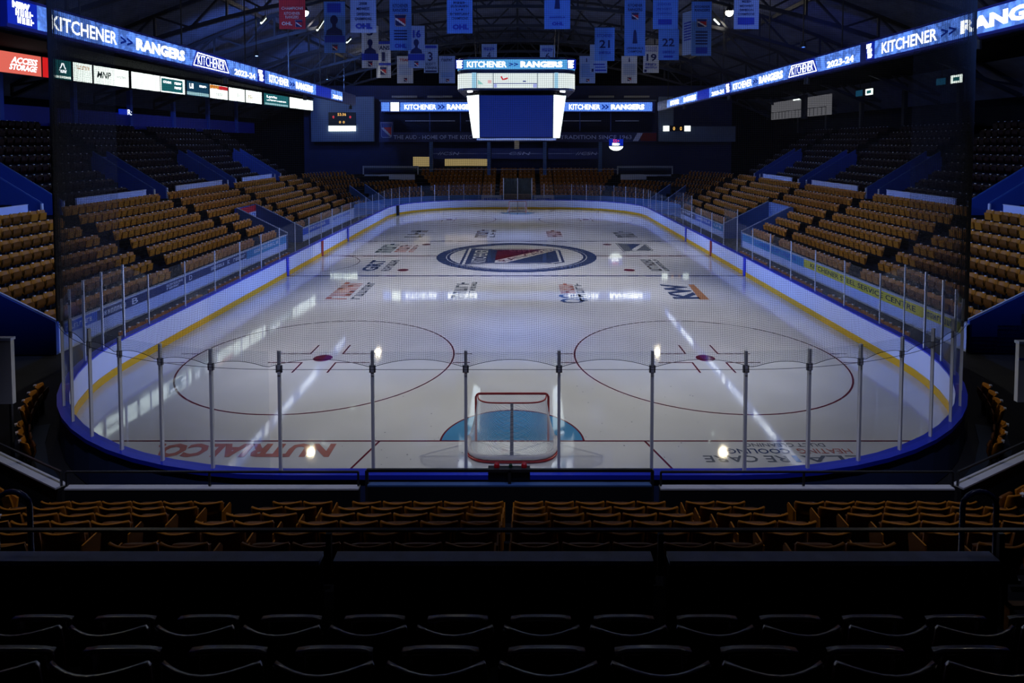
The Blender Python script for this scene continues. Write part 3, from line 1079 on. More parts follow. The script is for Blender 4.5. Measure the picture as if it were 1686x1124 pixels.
def band(side, y0, y1, m, label, words=(), zb=.60, zt=.98, inkm=None):
    x = side * 16.28
    t = thing('advertising_board', label, 'advertising board', (x, (y0 + y1) / 2, zb), 'rinkside advertising bands')
    part('panel', MB().box(*sorted((x, x + side * .02)), y0, y1, zb, zt), m, t)
    xo = x - side * .004
    for (wy0, wy1, wz0, wz1, s_) in words:
        # near -> far parameters; left side reads away from the camera, right side reads towards it
        if side < 0:
            text('lettering', s_, (xo, wy0, wz0), (0, wy1 - wy0, 0), (0, 0, wz1 - wz0), inkm or M_INKW, t, .01)
        else:
            text('lettering', s_, (xo, wy1, wz0), (0, wy0 - wy1, 0), (0, 0, wz1 - wz0), inkm or M_INKW, t, .015)
    return t
band(-1, 6.7, 8.6, M_ADBLUE, 'bright blue advertising board nearest the camera on the left', ((6.9, 8.3, .7, .88, '~~~~~~~~~~~'),))
band(-1, 8.6, 11.6, M_ADNAVY, 'navy advertising board with white words, second on the left', ((8.8, 10.4, .7, .88, '~~~~~~~~~'), (10.8, 11.2, .66, .92, 'B')))
band(-1, 11.6, 15.2, M_ADNAVY, 'dark navy advertising board, third on the left wall', ((13.4, 14.8, .80, .92, '~~~~~~~~~~~~'), (13.4, 14.5, .66, .76, '~~~~~~~')))
band(-1, 15.2, 19.3, M_ADNAVY, 'dark navy advertising board, fourth on the left wall', ((15.4, 15.7, .68, .92, 'D'), (17.6, 19.1, .72, .9, '~~~~~~~~~')))
band(-1, 19.3, 22.0, M_ADNAVY, 'dark navy advertising board, fifth on the left wall', ((19.5, 19.8, .68, .92, 'K'), (20.2, 21.8, .7, .88, '~~~~~~~')))
band(-1, 22.0, 28.4, M_ADTEAL, 'teal advertising board before the left tunnel', ((23, 27, .68, .9, '~~~~~~~~~'),), .5)
band(-1, 31.8, 38.5, M_ADBLUE, 'bright blue advertising board beyond the left tunnel', ((33, 37.5, .68, .9, '~~~~~~~~~~'),), .5)
band(-1, 38.5, 46.4, M_ADWHITE, 'pale advertising board at far end of the left wall', ((39.5, 45, .68, .9, '~~~~~~~~'),), .5, .98, M_ADBLUE)
band(1, 6.9, 9.2, M_ADYEL, 'yellow advertising board nearest the camera on the right', ((7.2, 8.9, .68, .9, '~~~~~~~~~~'),), inkm=M_INK)
band(1, 9.2, 19.6, M_ADYEL, 'long yellow steel service advertising board on right wall', ((9.6, 18.8, .66, .9, 'KITCHENER STEEL SERVICE CENTRE'),), .55, .98, inkm=M_INK)
band(1, 19.6, 29.3, M_ADTEAL, 'teal advertising board before the right tunnel', ((20.6, 27, .66, .9, '~~~~~~~~~~~~~~~~~~~'),), .5, .98, M_ADBLUE)
band(1, 33.7, 36.2, M_ADTEAL, 'small teal advertising board just beyond the right tunnel', ((34, 36, .68, .9, '~~~~'),), .5)
band(1, 36.2, 41.5, M_ADBLUE, 'bright blue advertising board at the far right bench', ((37, 41, .68, .9, '~~~~~~~~~'),), .5)
band(1, 41.5, 46.4, M_ADNAVY, 'dark navy advertising board at far end of the right wall', ((42, 46, .68, .9, '~~~~~~'),), .5)
# far end advertising wall following the arc
t = thing('advertising_board', 'blue advertising wall curving behind the far boards', 'advertising board', (0, 58.5, 0), 'rinkside advertising bands')
A = arc_pts(3.35, 12)
mb = MB()
for i in range(len(A) - 1):
    mb.quad((*A[i], 0), (*A[i + 1], 0), (*A[i + 1], 1.35), (*A[i], 1.35))
part('panel', mb, mat('blue_far_advert_vinyl', (.05, .16, .40), .4, noise=.3, nscale=.4), t)
for xa, xb, wd in ((-4.3, -1.9, '~~~~~'), (1.9, 4.3, '~~~~~~~~')):
    part('white_panel', MB().box(xa, xb, 58.3, 58.36, .5, 1.33), M_ADWHITE, t, 'white panel')
    text('lettering', wd, (xa + .3, 58.29, .75), (xb - xa - .6, 0, 0), (0, 0, .28), M_ADBLUE, t, 0)

# ---- tunnels through the lower stands
for s, nm in ((-1, 'left'), (1, 'right')):
    y0, y1 = TUN[s]
    t = thing('player_tunnel', 'blue walled player tunnel cut into the %s lower stand' % nm, 'tunnel', (s * 18, (y0 + y1) / 2, 0), 'player tunnels')
    for yy, d in ((y0, .12), (y1, -.12)):
        o = [(s * 16.25, yy, 0), (s * 16.25, yy, 1.14), (s * 19.8, yy, 2.92), (s * 19.8, yy, 0)]
        part('side_wall', MB().extrude(o, (0, d, 0)), mat('grey_blue_tunnel_wall', (.07, .10, .19), .6) if s < 0 else mat('pale_blue_tunnel_wall', (.10, .16, .34), .6), t)
        part('coping', MB().tube([Vector(o[1]) + Vector((0, d / 2, .02)), Vector(o[2]) + Vector((0, d / 2, .02))], .045, 4), M_WHITEPAINT, t, 'pale coping')
    part('end_wall_panel', MB().box(*sorted((s * 19.8, s * 19.95)), y0, y1, 0, 2.9), M_BLUEWALL if s < 0 else mat('light_blue_end_panel', (.16, .25, .5), .6), t)
    if s < 0:
        sg_ = thing('tunnel_sign', 'red and white sign on the end wall of the left tunnel', 'sign', (-19.75, 30.1, 1.6))
        part('red_panel', MB().box(-19.78, -19.72, 28.7, 31.6, 1.5, 2.85), M_ADRED, sg_, 'red panel')
        part('white_band', MB().box(-19.72, -19.70, 28.9, 31.5, 1.95, 2.4), M_ADWHITE, sg_, 'white band')
        text('lettering', 'OAO', (-19.69, 29.6, 2.0), (0, 1.7, 0), (0, 0, .34), M_ADBLUE, sg_, .03)
# slanted ramp walls in the far corners
for s, nm in ((-1, 'left'), (1, 'right')):
    for dy in (0,):
        a = radians(28)
        c = Vector((s * AX, AY1, 0))
        d = Vector((s * cos(a), sin(a), 0))
        n = Vector((-d.y, d.x, 0))
        p0 = c + d * (RC + 3.4)
        p1 = c + d * (RC + 6.6)
        t = thing('ramp_wall', 'blue sloping ramp wall in the far %s corner stand' % nm, 'wall', tuple(p0), 'far corner ramp walls')
        for k in (-1, 1):
            q0, q1 = p0 + n * k * 1.3, p1 + n * k * 1.3
            part('side_wall', MB().extrude([q0, q0 + Vector((0, 0, 1.2)), q1 + Vector((0, 0, 2.9)), q1], n * .15 * -k), M_BLUESTEEL, t)
# ---- vomitories of the upper stands and the white cross-aisle walls
VY = (16.75, 26.5, 36.9, 46.9)
for s, nm in ((-1, 'left'), (1, 'right')):
    for k, vy in enumerate(VY):
        t = thing('stair_entrance', 'blue walled stair entrance in the %s upper stand, %s from the camera' % (nm, ordn(k + 1)), 'stair entrance', (s * 25.5, vy, 3.7), 'upper stand stair entrances')
        for yy in (vy - .75, vy + .75):
            d = -.1 if yy > vy else .1
            o = [(s * 24.0, yy, 3.2), (s * 24.0, yy, 4.47), (s * 28.0, yy, 6.95), (s * 28.0, yy, 3.2)]
            part('side_wall', MB().extrude(o, (0, d, 0)), M_BLUEWALL, t)
            part('coping', MB().tube([Vector(o[1]) + Vector((0, d / 2, .02)), Vector(o[2]) + Vector((0, d / 2, .02))], .03, 4), M_BLUESTEEL, t)
            part('end_post', MB().box(*sorted((s * 23.93, s * 24.0)), yy - .06, yy + .06, 3.6, 4.47), M_WHITEPAINT, t, 'pale end post')
        part('back_panel', MB().box(*sorted((s * 28.0, s * 28.1)), vy - .75, vy + .75, 3.2, 6.6), M_BLUEWALL, t)
    for k, (ya, yb) in enumerate(((8.0, 14.6), (17.95, 24.2), (27.7, 34.4), (38.1, 44.4))):
        t = thing('cross_aisle_wall', 'low white wall above the %s yellow seats, %s from the camera' % (nm, ordn(k + 1)), 'wall', (s * 23.6, (ya + yb) / 2, 3.7), 'white cross-aisle walls')
        part('panel', MB().box(*sorted((s * 23.58, s * 23.66)), ya, yb, 3.4, 4.54), M_WHITEWALL, t)
        part('cap', MB().box(*sorted((s * 23.55, s * 23.69)), ya, yb, 4.54, 4.57), M_WHITEPAINT, t)
# white platform walls in the far corners
for s, nm in ((-1, 'left'), (1, 'right')):
    for k, (pa, pb, yt, yb_, Y) in enumerate((((1017, 1107), 0, 273, 283, 62.5), ((1022, 1105), 0, 287, 296, 60.6))):
        xa = atY(pa[0], 280, Y).x
        xb = atY(pa[1], 280, Y).x
        xa, xb = sorted((s * abs(xa), s * abs(xb)))
        z1, z0 = atY(855, yt, Y).z, atY(855, yb_, Y).z
        t = thing('platform_wall', 'white %s platform wall in the far %s corner' % (('upper', 'lower')[k], nm), 'wall', ((xa + xb) / 2, Y, z0), 'far corner platform walls')
        part('front_panel', MB().box(xa, xb, Y, Y + .1, z0 if k else z1 - .25, z1), M_WHITEPAINT if k else mat('pale_platform_panel', (.3, .33, .38), .6), t)
        if k == 0:
            for x in (xa, xb):
                part('leg', MB().box(x - .06, x + .06, Y, Y + .1, z0 - .3, z1), M_WHITEPAINT, t)
            part('bench_top', MB().box(xa + .3, xb - .3, Y + .3, Y + 1.2, z1 - .5, z1 - .35), mat('dark_platform_cover', (.02, .04, .08), .6), t)

# ================================================================== SEATS
def seat_meshes(mm, mp, hi=True, pz=.705, py_=.195):
    W = .256
    def shell(nx, rows, thick):
        mb = MB()
        P = []
        for (z, yb, wf) in rows:
            r_ = []
            for i in range(nx + 1):
                u = -1 + 2 * i / nx
                x = u * W * wf
                y = yb + .10 * u * u
                r_.append((x, y, z - (.012 * u ** 4 if z > .7 else 0)))
            P.append(r_)
        base = 0
        n = nx + 1
        R = len(rows)
        for r_ in P:
            mb.v += r_
        for r_ in P:
            mb.v += [(x * .97, y + thick, z) for x, y, z in r_]
        for a in range(R - 1):
            for i in range(nx):
                q = [a * n + i, a * n + i + 1, (a + 1) * n + i + 1, (a + 1) * n + i]
                mb.f.append(tuple(q))
                mb.f.append(tuple(R * n + k for k in reversed(q)))
        loop = [i for i in range(n)] + [a * n + nx for a in range(1, R)] + [(R - 1) * n + i for i in range(nx - 1, -1, -1)] + [a * n for a in range(R - 2, 0, -1)]
        for k in range(len(loop)):
            a, b = loop[k], loop[(k + 1) % len(loop)]
            mb.f.append((b, a, R * n + a, R * n + b))
        return mb
    back = shell(8 if hi else 4, [(.40, .04, .86), (.62, -.0, .96), (.80, -.035, 1.0), (.83, -.05, .97)] if hi else [(.40, .04, .86), (.66, -.01, .97), (.83, -.05, .98)], .028)
    pan = MB()
    n = 6 if hi else 2
    rows = [(.36, py_ - .06), (.56, py_ + .01), (pz - .018, py_ - .004), (pz - .005, py_ + .002), (pz, py_ + .012)] if hi else [(.36, py_ - .05), (pz, py_)]
    for k, (z, y) in enumerate(rows):
        for i in range(n + 1):
            u = -1 + 2 * i / n
            pan.v.append((u * .205, y, z - (.012 * u ** 4 if z > .65 else 0)))
    m_ = len(pan.v)
    pan.v += [(x * .98, y + .03, z) for x, y, z in pan.v]
    R = len(rows)
    for a in range(R - 1):
        for i in range(n):
            q = [a * (n + 1) + i, a * (n + 1) + i + 1, (a + 1) * (n + 1) + i + 1, (a + 1) * (n + 1) + i]
            pan.f.append(tuple(q))
            pan.f.append(tuple(m_ + k for k in reversed(q)))
    loop = [i for i in range(n + 1)] + [a * (n + 1) + n for a in range(1, R)] + [(R - 1) * (n + 1) + i for i in range(n - 1, -1, -1)] + [a * (n + 1) for a in range(R - 2, 0, -1)]
    for k in range(len(loop)):
        a, b = loop[k], loop[(k + 1) % len(loop)]
        pan.f.append((b, a, m_ + a, m_ + b))
    leg = MB()
    leg.box(-.03, .03, .02, .16, 0, .40)
    leg.box(-.20, .20, .06, .12, .37, .41)
    plate = MB().box(-.045, .045, -.066, -.012, .80, .848)
    return back, pan, leg, plate
def build_seat_set(prefix, mm, mp, hi=True, **k):
    b, p_, l, pl_ = seat_meshes(mm, mp, hi, **k)
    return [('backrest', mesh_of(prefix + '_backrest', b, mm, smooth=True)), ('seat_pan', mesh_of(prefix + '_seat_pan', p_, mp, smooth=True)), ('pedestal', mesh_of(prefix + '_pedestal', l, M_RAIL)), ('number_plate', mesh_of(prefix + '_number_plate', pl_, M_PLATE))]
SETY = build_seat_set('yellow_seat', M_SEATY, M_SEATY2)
SETR = build_seat_set('red_seat', M_SEATR, M_SEATR, pz=.74, py_=.225)
SETF = build_seat_set('glossy_red_seat', M_SEATF, M_SEATF, pz=.74, py_=.225)
b, p_, l, pl_ = seat_meshes(None, None, False)
LOW = MB()
for q in (b, p_):
    n = len(LOW.v)
    LOW.v += q.v
    LOW.f += [tuple(n + i for i in f) for f in q.f]
LOWY = mesh_of('yellow_seat_simple', LOW, M_SEATY)
LOWR = mesh_of('dark_red_seat_simple', LOW, M_SEATR)
LOWPL = MB().box(-.045, .045, -.066, -.012, .80, .848)

ENDP = {}
for s in (-1, 1):
    x0, x1 = sorted((s * .255, s * .275))
    ENDP[s] = mesh_of('seat_end_panel', MB().extrude([(x0, -.02, .05), (x0, .26, .05), (x0, .34, .60), (x0, .30, .66), (x0, .02, .66)], (x1 - x0, 0, 0)), M_SEATY)
SEATS = []   # x, y, z, rot, kind, label, group
def add(x, y, z, rot, kind, label, group, end=0):
    p_ = proj((x, y, z + .8))
    if not p_:
        return
    mx = 90 if p_[2] > 8 else 200
    if p_[0] < -mx or p_[0] > 1686 + mx or p_[1] < -60 or p_[1] > 1124 + 80:
        return
    SEATS.append([x, y, z, rot, kind, label, group, p_[2], 0 <= p_[0] <= 1686 and 0 <= p_[1] <= 1124, end])
SP = .53
# near stand, straight part
blocksN = []
for s, nm in ((-1, 'left'), (1, 'right')):
    for i in range(6):
        y = NR0 - .85 * i
        z = .52 + .41 * i
        nb = 0
        for (x0, n_, bn) in ((.08, 5, 'centre block'), (3.05, 2, 'narrow block'), (4.95, 6, 'outer block')):
            for k in range(n_):
                x = x0 + SP * (k + .5)
                lb = 'yellow folding seat in near stand, %s row, %s %s, %s seat outward' % (ordn(i + 1), nm, bn, ordn(k + 1))
                add(s * x + .0, y, z, 0, 'Y', lb, 'yellow seats of the near stand', -s if k == 0 else s if k == n_ - 1 else 0)
        bx = near_row_pt(y, 0, 1)[0]
        for k in range(8):
            u = .35 + SP * (k + .5)
            q = near_row_pt(y, u, s)
            lb = 'yellow folding seat in near stand, %s row, slanted %s wing, %s seat outward' % (ordn(i + 1), nm, ordn(k + 1))
            add(q[0], q[1], z, s * WING, 'Y', lb, 'yellow seats of the near stand')
# ringside chairs in the near corners and along the sides
for s, nm in ((-1, 'left'), (1, 'right')):
    for k in range(15):
        if k in (4,) or k > 7:
            continue
        a = radians(22 + k * 3.35)
        R = RC + 1.0
        x = s * (AX + R * cos(a - radians(0)))
        y = AY0 - R * sin(a)
        rot = atan2(-(s * AX - x), (AY0 - y))
        lb = 'yellow ringside seat on the floor in near %s corner, %s along the curve' % (nm, ordn(k + 1))
        add(x, y, -.03, rot, 'Y', lb, 'ringside seats')
    for k in range(44):
        y = AY0 + 1.3 + k * .53
        if (k % 12) == 11:
            continue
        if y > TUN[s][0] - 6:
            break
        lb = 'yellow ringside seat tight behind the %s boards, %s from near corner' % (nm, ordn(k + 1))
        add(s * (HW + 1.05), y, .0, s * pi / 2, 'Y', lb, 'ringside seats')
# side stands, lower
for s, nm in ((-1, 'left'), (1, 'right')):
    for j in range(8):
        x = s * (ROW0 + TR * j)
        z = TZ0 + RS * j
        for bi, (ya, yb) in enumerate(BLK):
            n_ = int((yb - ya) / .53)
            for k in range(n_):
                y = ya + (k + .5) * (yb - ya) / n_
                if j < 4 and TUN[s][0] - .35 < y < TUN[s][1] + .35:
                    continue
                lb = 'yellow seat, lower %s stand, %s block from camera, %s row up, %s seat' % (nm, ordn(bi + 1), ordn(j + 1), ordn(k + 1))
                add(x, y, z, s * pi / 2, 'Y', lb, 'yellow seats of the lower %s stand' % nm)
    # upper
    for k9 in range(9):
        x = s * (25.2 + TR * k9)
        z = 3.87 + .53 * k9
        cuts = [(7.0, 14.6), (18.0, 24.6), (28.1, 34.8), (38.4, 44.8), (48, 52)]
        for bi, (ya, yb) in enumerate(cuts):
            if k9 > 3:
                yb = min(yb + 1.8, 52)
            n_ = int((yb - ya) / .53)
            for k in range(n_):
                y = ya + (k + .5) * (yb - ya) / n_
                lb = 'dark red seat, upper %s stand, %s block from camera, %s row up, %s seat' % (nm, ordn(bi + 1), ordn(k9 + 1), ordn(k + 1))
                add(x, y, z, s * pi / 2, 'R', lb, 'dark red seats of the upper %s stand' % nm)
# far end and far corners
for j in range(8):
    R = RC + ROW0 - HW + TR * j
    z = TZ0 + RS * j
    for s, nm in ((-1, 'left'), (1, 'right')):
        n_ = int(R * pi / 2 / .53)
        for k in range(n_):
            a = (k + .5) * pi / 2 / n_
            ad = math.degrees(a)
            if 20 < ad < 36 and j < 4:
                continue
            if abs(ad - 62) < 2.6 or abs(ad - 8) < 2:
                continue
            if 34 < ad < 60 and j > 4:
                continue
            add(s * (AX + R * cos(a)), AY1 + R * sin(a), z, (-1 if s > 0 else 1) * (pi / 2 - a) * -1, 'Y', 'far seat', 'far')
        x = .35
        while x < AX:
            if not (2.2 < x < 2.9):
                add(s * x, AY1 + R, z, pi * 0 + 0, 'Y', 'far seat', 'far')
                SEATS[-1][3] = pi
            x += .53
for st_ in SEATS:
    pass
# foreground dark red seats
for i, (y, z) in enumerate(((-11.67, 3.62), (-12.57, 4.15))):
    for k in range(-7, 8):
        x = .325 + .562 * k
        wh = 'centre' if k == 0 else ('%s %s of centre' % (ordn(abs(k)), 'left' if k < 0 else 'right'))
        add(x, y, z - .02, 0, 'F', 'dark red folding seat in the %s foreground row, %s' % (('front', 'nearest')[i], wh), 'dark foreground seats')

for s_ in SEATS:
    s_[0] = s_[0]
def realise(lst, SET, name, cat, limit, lowmesh, stuff_label, stuff_name):
    lst.sort(key=lambda q: (not q[8], q[7]))
    lst = [q for q in lst if q[5] != 'far seat'] + [q for q in lst if q[5] == 'far seat']
    head, tail = lst[:limit], lst[limit:]
    for q in head:
        r_ = bpy.data.objects.new(name, None)
        r_.location = q[:3]
        r_.rotation_euler = (0, 0, q[3])
        r_.empty_display_size = .1
        COL.objects.link(r_)
        tag(r_, q[5], cat, q[6])
        for pn, me in SET:
            if pn == 'number_plate' and abs(q[3]) < .1:
                continue
            o = bpy.data.objects.new(pn, me)
            o.parent = r_
            COL.objects.link(o)
        if q[9]:
            o = bpy.data.objects.new('end_panel', ENDP[q[9]])
            o.parent = r_
            COL.objects.link(o)
    return tail
def bake(lst, lowmb, m, name, label, cat, every=1):
    V, F = [], []
    for q in lst:
        c, s = cos(q[3]), sin(q[3])
        n = len(V)
        V += [(q[0] + c * v[0] - s * v[1], q[1] + s * v[0] + c * v[1], q[2] + v[2]) for v in lowmb.v]
        F += [tuple(n + i for i in f) for f in lowmb.f]
    t = MB()
    t.v, t.f = V, F
    return t
YS = [q for q in SEATS if q[4] == 'Y']
RS_ = [q for q in SEATS if q[4] == 'R']
FS = [q for q in SEATS if q[4] == 'F']
tailY = realise(YS, SETY, 'folding_seat', 'seat', 300, None, None, None)
realise(FS, SETF, 'padded_seat', 'foreground seat', 60, None, None, None)
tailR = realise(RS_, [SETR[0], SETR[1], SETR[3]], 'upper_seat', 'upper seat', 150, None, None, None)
t = thing('distant_seating', 'remaining yellow brown seats of the farther lower stands', 'seating', (0, 30, 0))
t['kind'] = 'stuff'
o = part('seats', bake(tailY, LOW, M_SEATY, '', '', ''), M_SEATY, t)
o['kind'] = 'stuff'
o = part('number_plates', bake(tailY, LOWPL, M_PLATE, '', '', ''), M_PLATE, t)
o['kind'] = 'stuff'
t = thing('distant_upper_seating', 'remaining dark red seats of the unlit upper stands', 'seating', (0, 30, 4))
t['kind'] = 'stuff'
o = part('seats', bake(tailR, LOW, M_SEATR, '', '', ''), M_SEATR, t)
o['kind'] = 'stuff'
o = part('number_plates', bake(tailR, LOWPL, M_PLATE, '', '', ''), M_PLATE, t)
o['kind'] = 'stuff'

# ================================================================== FAR END BUILDING
struct('wall_far', MB().box(-28, 28, 66.5, 66.8, 0, 15), mat('deep_blue_far_wall', (.012, .02, .09), .7, noise=.2, nscale=1))
mbf = MB().box(-17.6, 17.6, 64.0, 64.3, 7.66, 8.88)
t = thing('fascia_beam', 'navy fascia beam with white capital letters above the far concourse', 'fascia', (0, 64, 7.7))
part('beam', mbf, mat('navy_fascia_paint', (.015, .025, .13), .5), t)
M_FASC = mat('dim_blue_white_lettering', (.50, .58, .95), .5)
a = atY(648, 230, 63.95).x
b_ = atY(787, 230, 63.95).x
text('lettering', 'THE AUD - HOME OF THE KITCHENER RANGERS', (a, 63.97, 8.0), (9.9 * 1.56, 0, 0), (0, 0, .5), M_FASC, t, .005)
c_ = atY(905, 230, 63.95).x
d_ = atY(1040, 230, 63.95).x
text('lettering', 'HOCKEY TRADITION SINCE 1963', (c_ - 2.3, 63.97, 8.0), (d_ - c_ + 2.3, 0, 0), (0, 0, .5), M_FASC, t, .005)
part('red_end_panel', MB().box(15.6, 17.6, 63.96, 64.0, 7.75, 8.8), mat('dark_red_fascia', (.18, .01, .01), .5), t, 'dark red end')
part('pale_slash', MB().extrude([(14.6, 63.95, 7.75), (15.3, 63.95, 7.75), (15.9, 63.95, 8.8), (15.2, 63.95, 8.8)], (0, .03, 0)), M_FASC, t, 'pale slanted slash')
# crest banner at the left end of the fascia
t = thing('team_crest_sign', 'blue and red shield sign at the left end of far fascia', 'sign', (-16.6, 63.9, 8.8))
part('backing', MB().box(-17.5, -15.8, 63.9, 63.96, 8.1, 10.2), mat('navy_sign_backing', (.02, .04, .2), .5), t)
crest(t, (-17.45, 63.89, 10.15), (1.6, 0, 0), (0, 0, 2.0), (mat('navy_sign', (.03, .05, .25), .5), mat('pale_sign', (.35, .38, .5), .5), mat('red_sign', (.45, .02, .03), .5)), 'crest', n=Vector((0, -.004, 0)), words=False)
# concourse columns
for k, px_ in enumerate((710, 805, 897, 988)):
    x = atY(px_, 260, 63.8).x
    solo('concourse_column', MB().box(x - .22, x + .22, 63.6, 64.0, 3.3, 7.66), M_BLUESTEEL, 'pale blue square column at the far concourse, %s from left' % ordn(k + 1), 'column', 'far concourse columns')
# sponsor boards between columns
cols = [atY(p_, 250, 65).x for p_ in (712, 807, 899, 990)]
for k in range(3):
    xa, xb = cols[k] + .22, cols[k + 1] - .22
    t = thing('sponsor_board', 'dark blue sponsor board with pale slanted letters, %s bay from left' % ordn(k + 1), 'sponsor board', ((xa + xb) / 2, 65, 5.4), 'concourse sponsor boards')
    part('panel', MB().box(xa, xb, 63.8, 63.9, 5.5, 6.85), mat('deep_blue_board', (.012, .03, .20), .5), t)
    part('pinstripe', MB().box(xa, xb, 63.77, 63.8, 6.15, 6.19), M_FASC, t)
    cx = (xa + .6, (xa + xb) / 2 - 1.2, xb - 3.2)[k]
    text('lettering', ('//CSN', 'CSN', '//CSN')[k], (cx, 63.76, 5.98), (2.6, 0, 0), (.15, 0, .4), M_FASC, t, 0)
for k, (pa, pb, py0, py1) in enumerate(((732, 802, 257, 273), (680, 708, 258, 274))):
    a, b = atY(pa, py1, 66.3), atY(pb, py0, 66.3)
    t = thing('concession_window', 'dim yellow lit %s window under the far concourse' % ('wide', 'narrow')[k], 'window', tuple((a + b) / 2), 'far concourse windows')
    part('lit_panel', MB().box(a.x, b.x, 66.4, 66.52, a.z, b.z), E_DIMWIN, t)
    part('ledge', MB().box(a.x, b.x + .4, 66.2, 66.52, a.z - .7, a.z - .02), mat('dark_teal_ledge', (.01, .05, .06), .6), t, 'dark teal ledge')
solo('concourse_rail', MB().box(-14.5, 16, 63.4, 63.46, 4.15, 4.2), M_WHITEPAINT, 'thin white rail along the top of the far seats', 'railing')
# press boxes between ribbon and fascia
t = thing('press_box', 'dark press box gallery with thin white rail lines below the far ribbon board', 'press box', (0, 65, 8.9))
part('back_wall', MB().box(-17.5, 17.5, 66.0, 66.1, 8.9, 11.4), mat('black_blue_room', (.006, .01, .045), .7), t)
for xa, xb in ((-14.3, -8.0), (-6.6, -3.5), (5.4, 10.6), (12.4, 15.4)):
    part('rail', MB().box(xa, xb, 64.1, 64.14, 10.28, 10.36), M_CAP, t)
for x in (-11.2, -7.3, 4.2, 7.9, 11.8, -3.6):
    part('mullion', MB().box(x - .06, x + .06, 64.1, 64.2, 9.0, 11.4), M_BLUEWALL, t)
part('roof_slab', MB().box(-17.6, 17.6, 64.2, 66.4, 12.8, 13.0), M_GREYWALL, t)
for x in (-16, -11.5, 9, 13.5):
    part('light_strip', MB().box(x, x + 3.2, 64.1, 64.2, 13.25, 13.5), mat('pale_soffit', (.25, .26, .26), .6), t)
# end walls either side
struct('wall_far_left', MB().box(-25.9, -18.05, 63.0, 63.4, 7.69, 13.3), M_GREYWALL)
struct('wall_far_right', MB().box(17.7, 19.5, 63.0, 63.4, 7.69, 13.3).box(19.5, 27.3, 63.0, 63.4, 7.69, 9.6), M_GREYWALL)
# small scoreboard, left wall
def digits(t, s, c, w_, h_, m, n='digits'):
    text(n, s, (c[0] - w_ / 2, c[1], c[2]), (w_, 0, 0), (0, 0, h_), m, t, .01)
a, b = atY(541, 216, 62.8), atY(585, 185, 62.8)
t = thing('small_scoreboard', 'black wall scoreboard with amber clock and white sponsor strip', 'scoreboard', (a.x, 62.8, a.z))
part('case', MB().box(a.x, b.x, 62.8, 62.99, a.z + .7, b.z), M_DARK, t)
part('sponsor_strip', MB().box(a.x, b.x, 62.78, 62.99, a.z, a.z + .68), E_WHITE2, t, 'lit white strip')
mx_ = (a.x + b.x) / 2
digits(t, '53:36', (mx_, 62.77, b.z - .42), 1.05, .34, E_AMBER)
digits(t, '0', (mx_ - 1.05, 62.77, b.z - .75), .2, .34, E_REDDIG)
digits(t, '0', (mx_ + 1.05, 62.77, b.z - .75), .2, .34, E_REDDIG)
digits(t, '0 0', (mx_, 62.77, b.z - 1.35), .75, .28, E_AMBER)
a, b = atY(1092, 216, 62.8), atY(1137, 207, 62.8)
t = thing('shot_counter', 'small shots display with two white squares on the far right wall', 'scoreboard', (a.x, 62.8, a.z))
part('case', MB().box(a.x, b.x, 62.85, 63, a.z, b.z), M_DARK, t)
part('lit_square', MB().box(a.x, a.x + .75, 62.8, 62.85, a.z, b.z), E_WHITE2, t)
part('lit_square', MB().box(b.x - .75, b.x, 62.8, 62.85, a.z, b.z), E_WHITE2, t)
digits(t, '0', (a.x + 1.35, 62.8, a.z + .12), .25, .45, E_AMBER)
digits(t, '0', (b.x - 1.2, 62.8, a.z + .12), .25, .45, E_AMBER)
# lit round sign, right
a, b = atY(1003, 249, 63.3), atY(1026, 229, 63.3)
t = thing('illuminated_sign', 'small lit sign with red number and white letters, right of far columns', 'sign', (a.x, 63.3, a.z))
cxs = (a.x + b.x) / 2
part('blue_panel', MB().box(a.x, b.x, 63.3, 63.4, a.z + .7, b.z), E_DBLUE, t)
ol = [(cxs + .88 * cos(pi + pi * k / 12), 63.29, a.z + .62 + .55 * sin(pi + pi * k / 12)) for k in range(13)]
part('white_bowl', MB().extrude(ol, (0, .1, 0)), E_WHITE2, t, 'lit white bowl shape')
part('hanger', MB().box(cxs - .05, cxs + .05, 63.35, 64.05, b.z, b.z + .1).box(cxs - .05, cxs + .05, 63.35, 63.4, b.z - .2, b.z + .1), M_DARK, t)
digits(t, '55+', (cxs, 63.28, a.z + 1.1), .8, .4, E_REDDIG, 'lettering')
digits(t, '~~~~~', (cxs, 63.28, a.z + .75), 1.0, .28, E_WHITE, 'lettering')

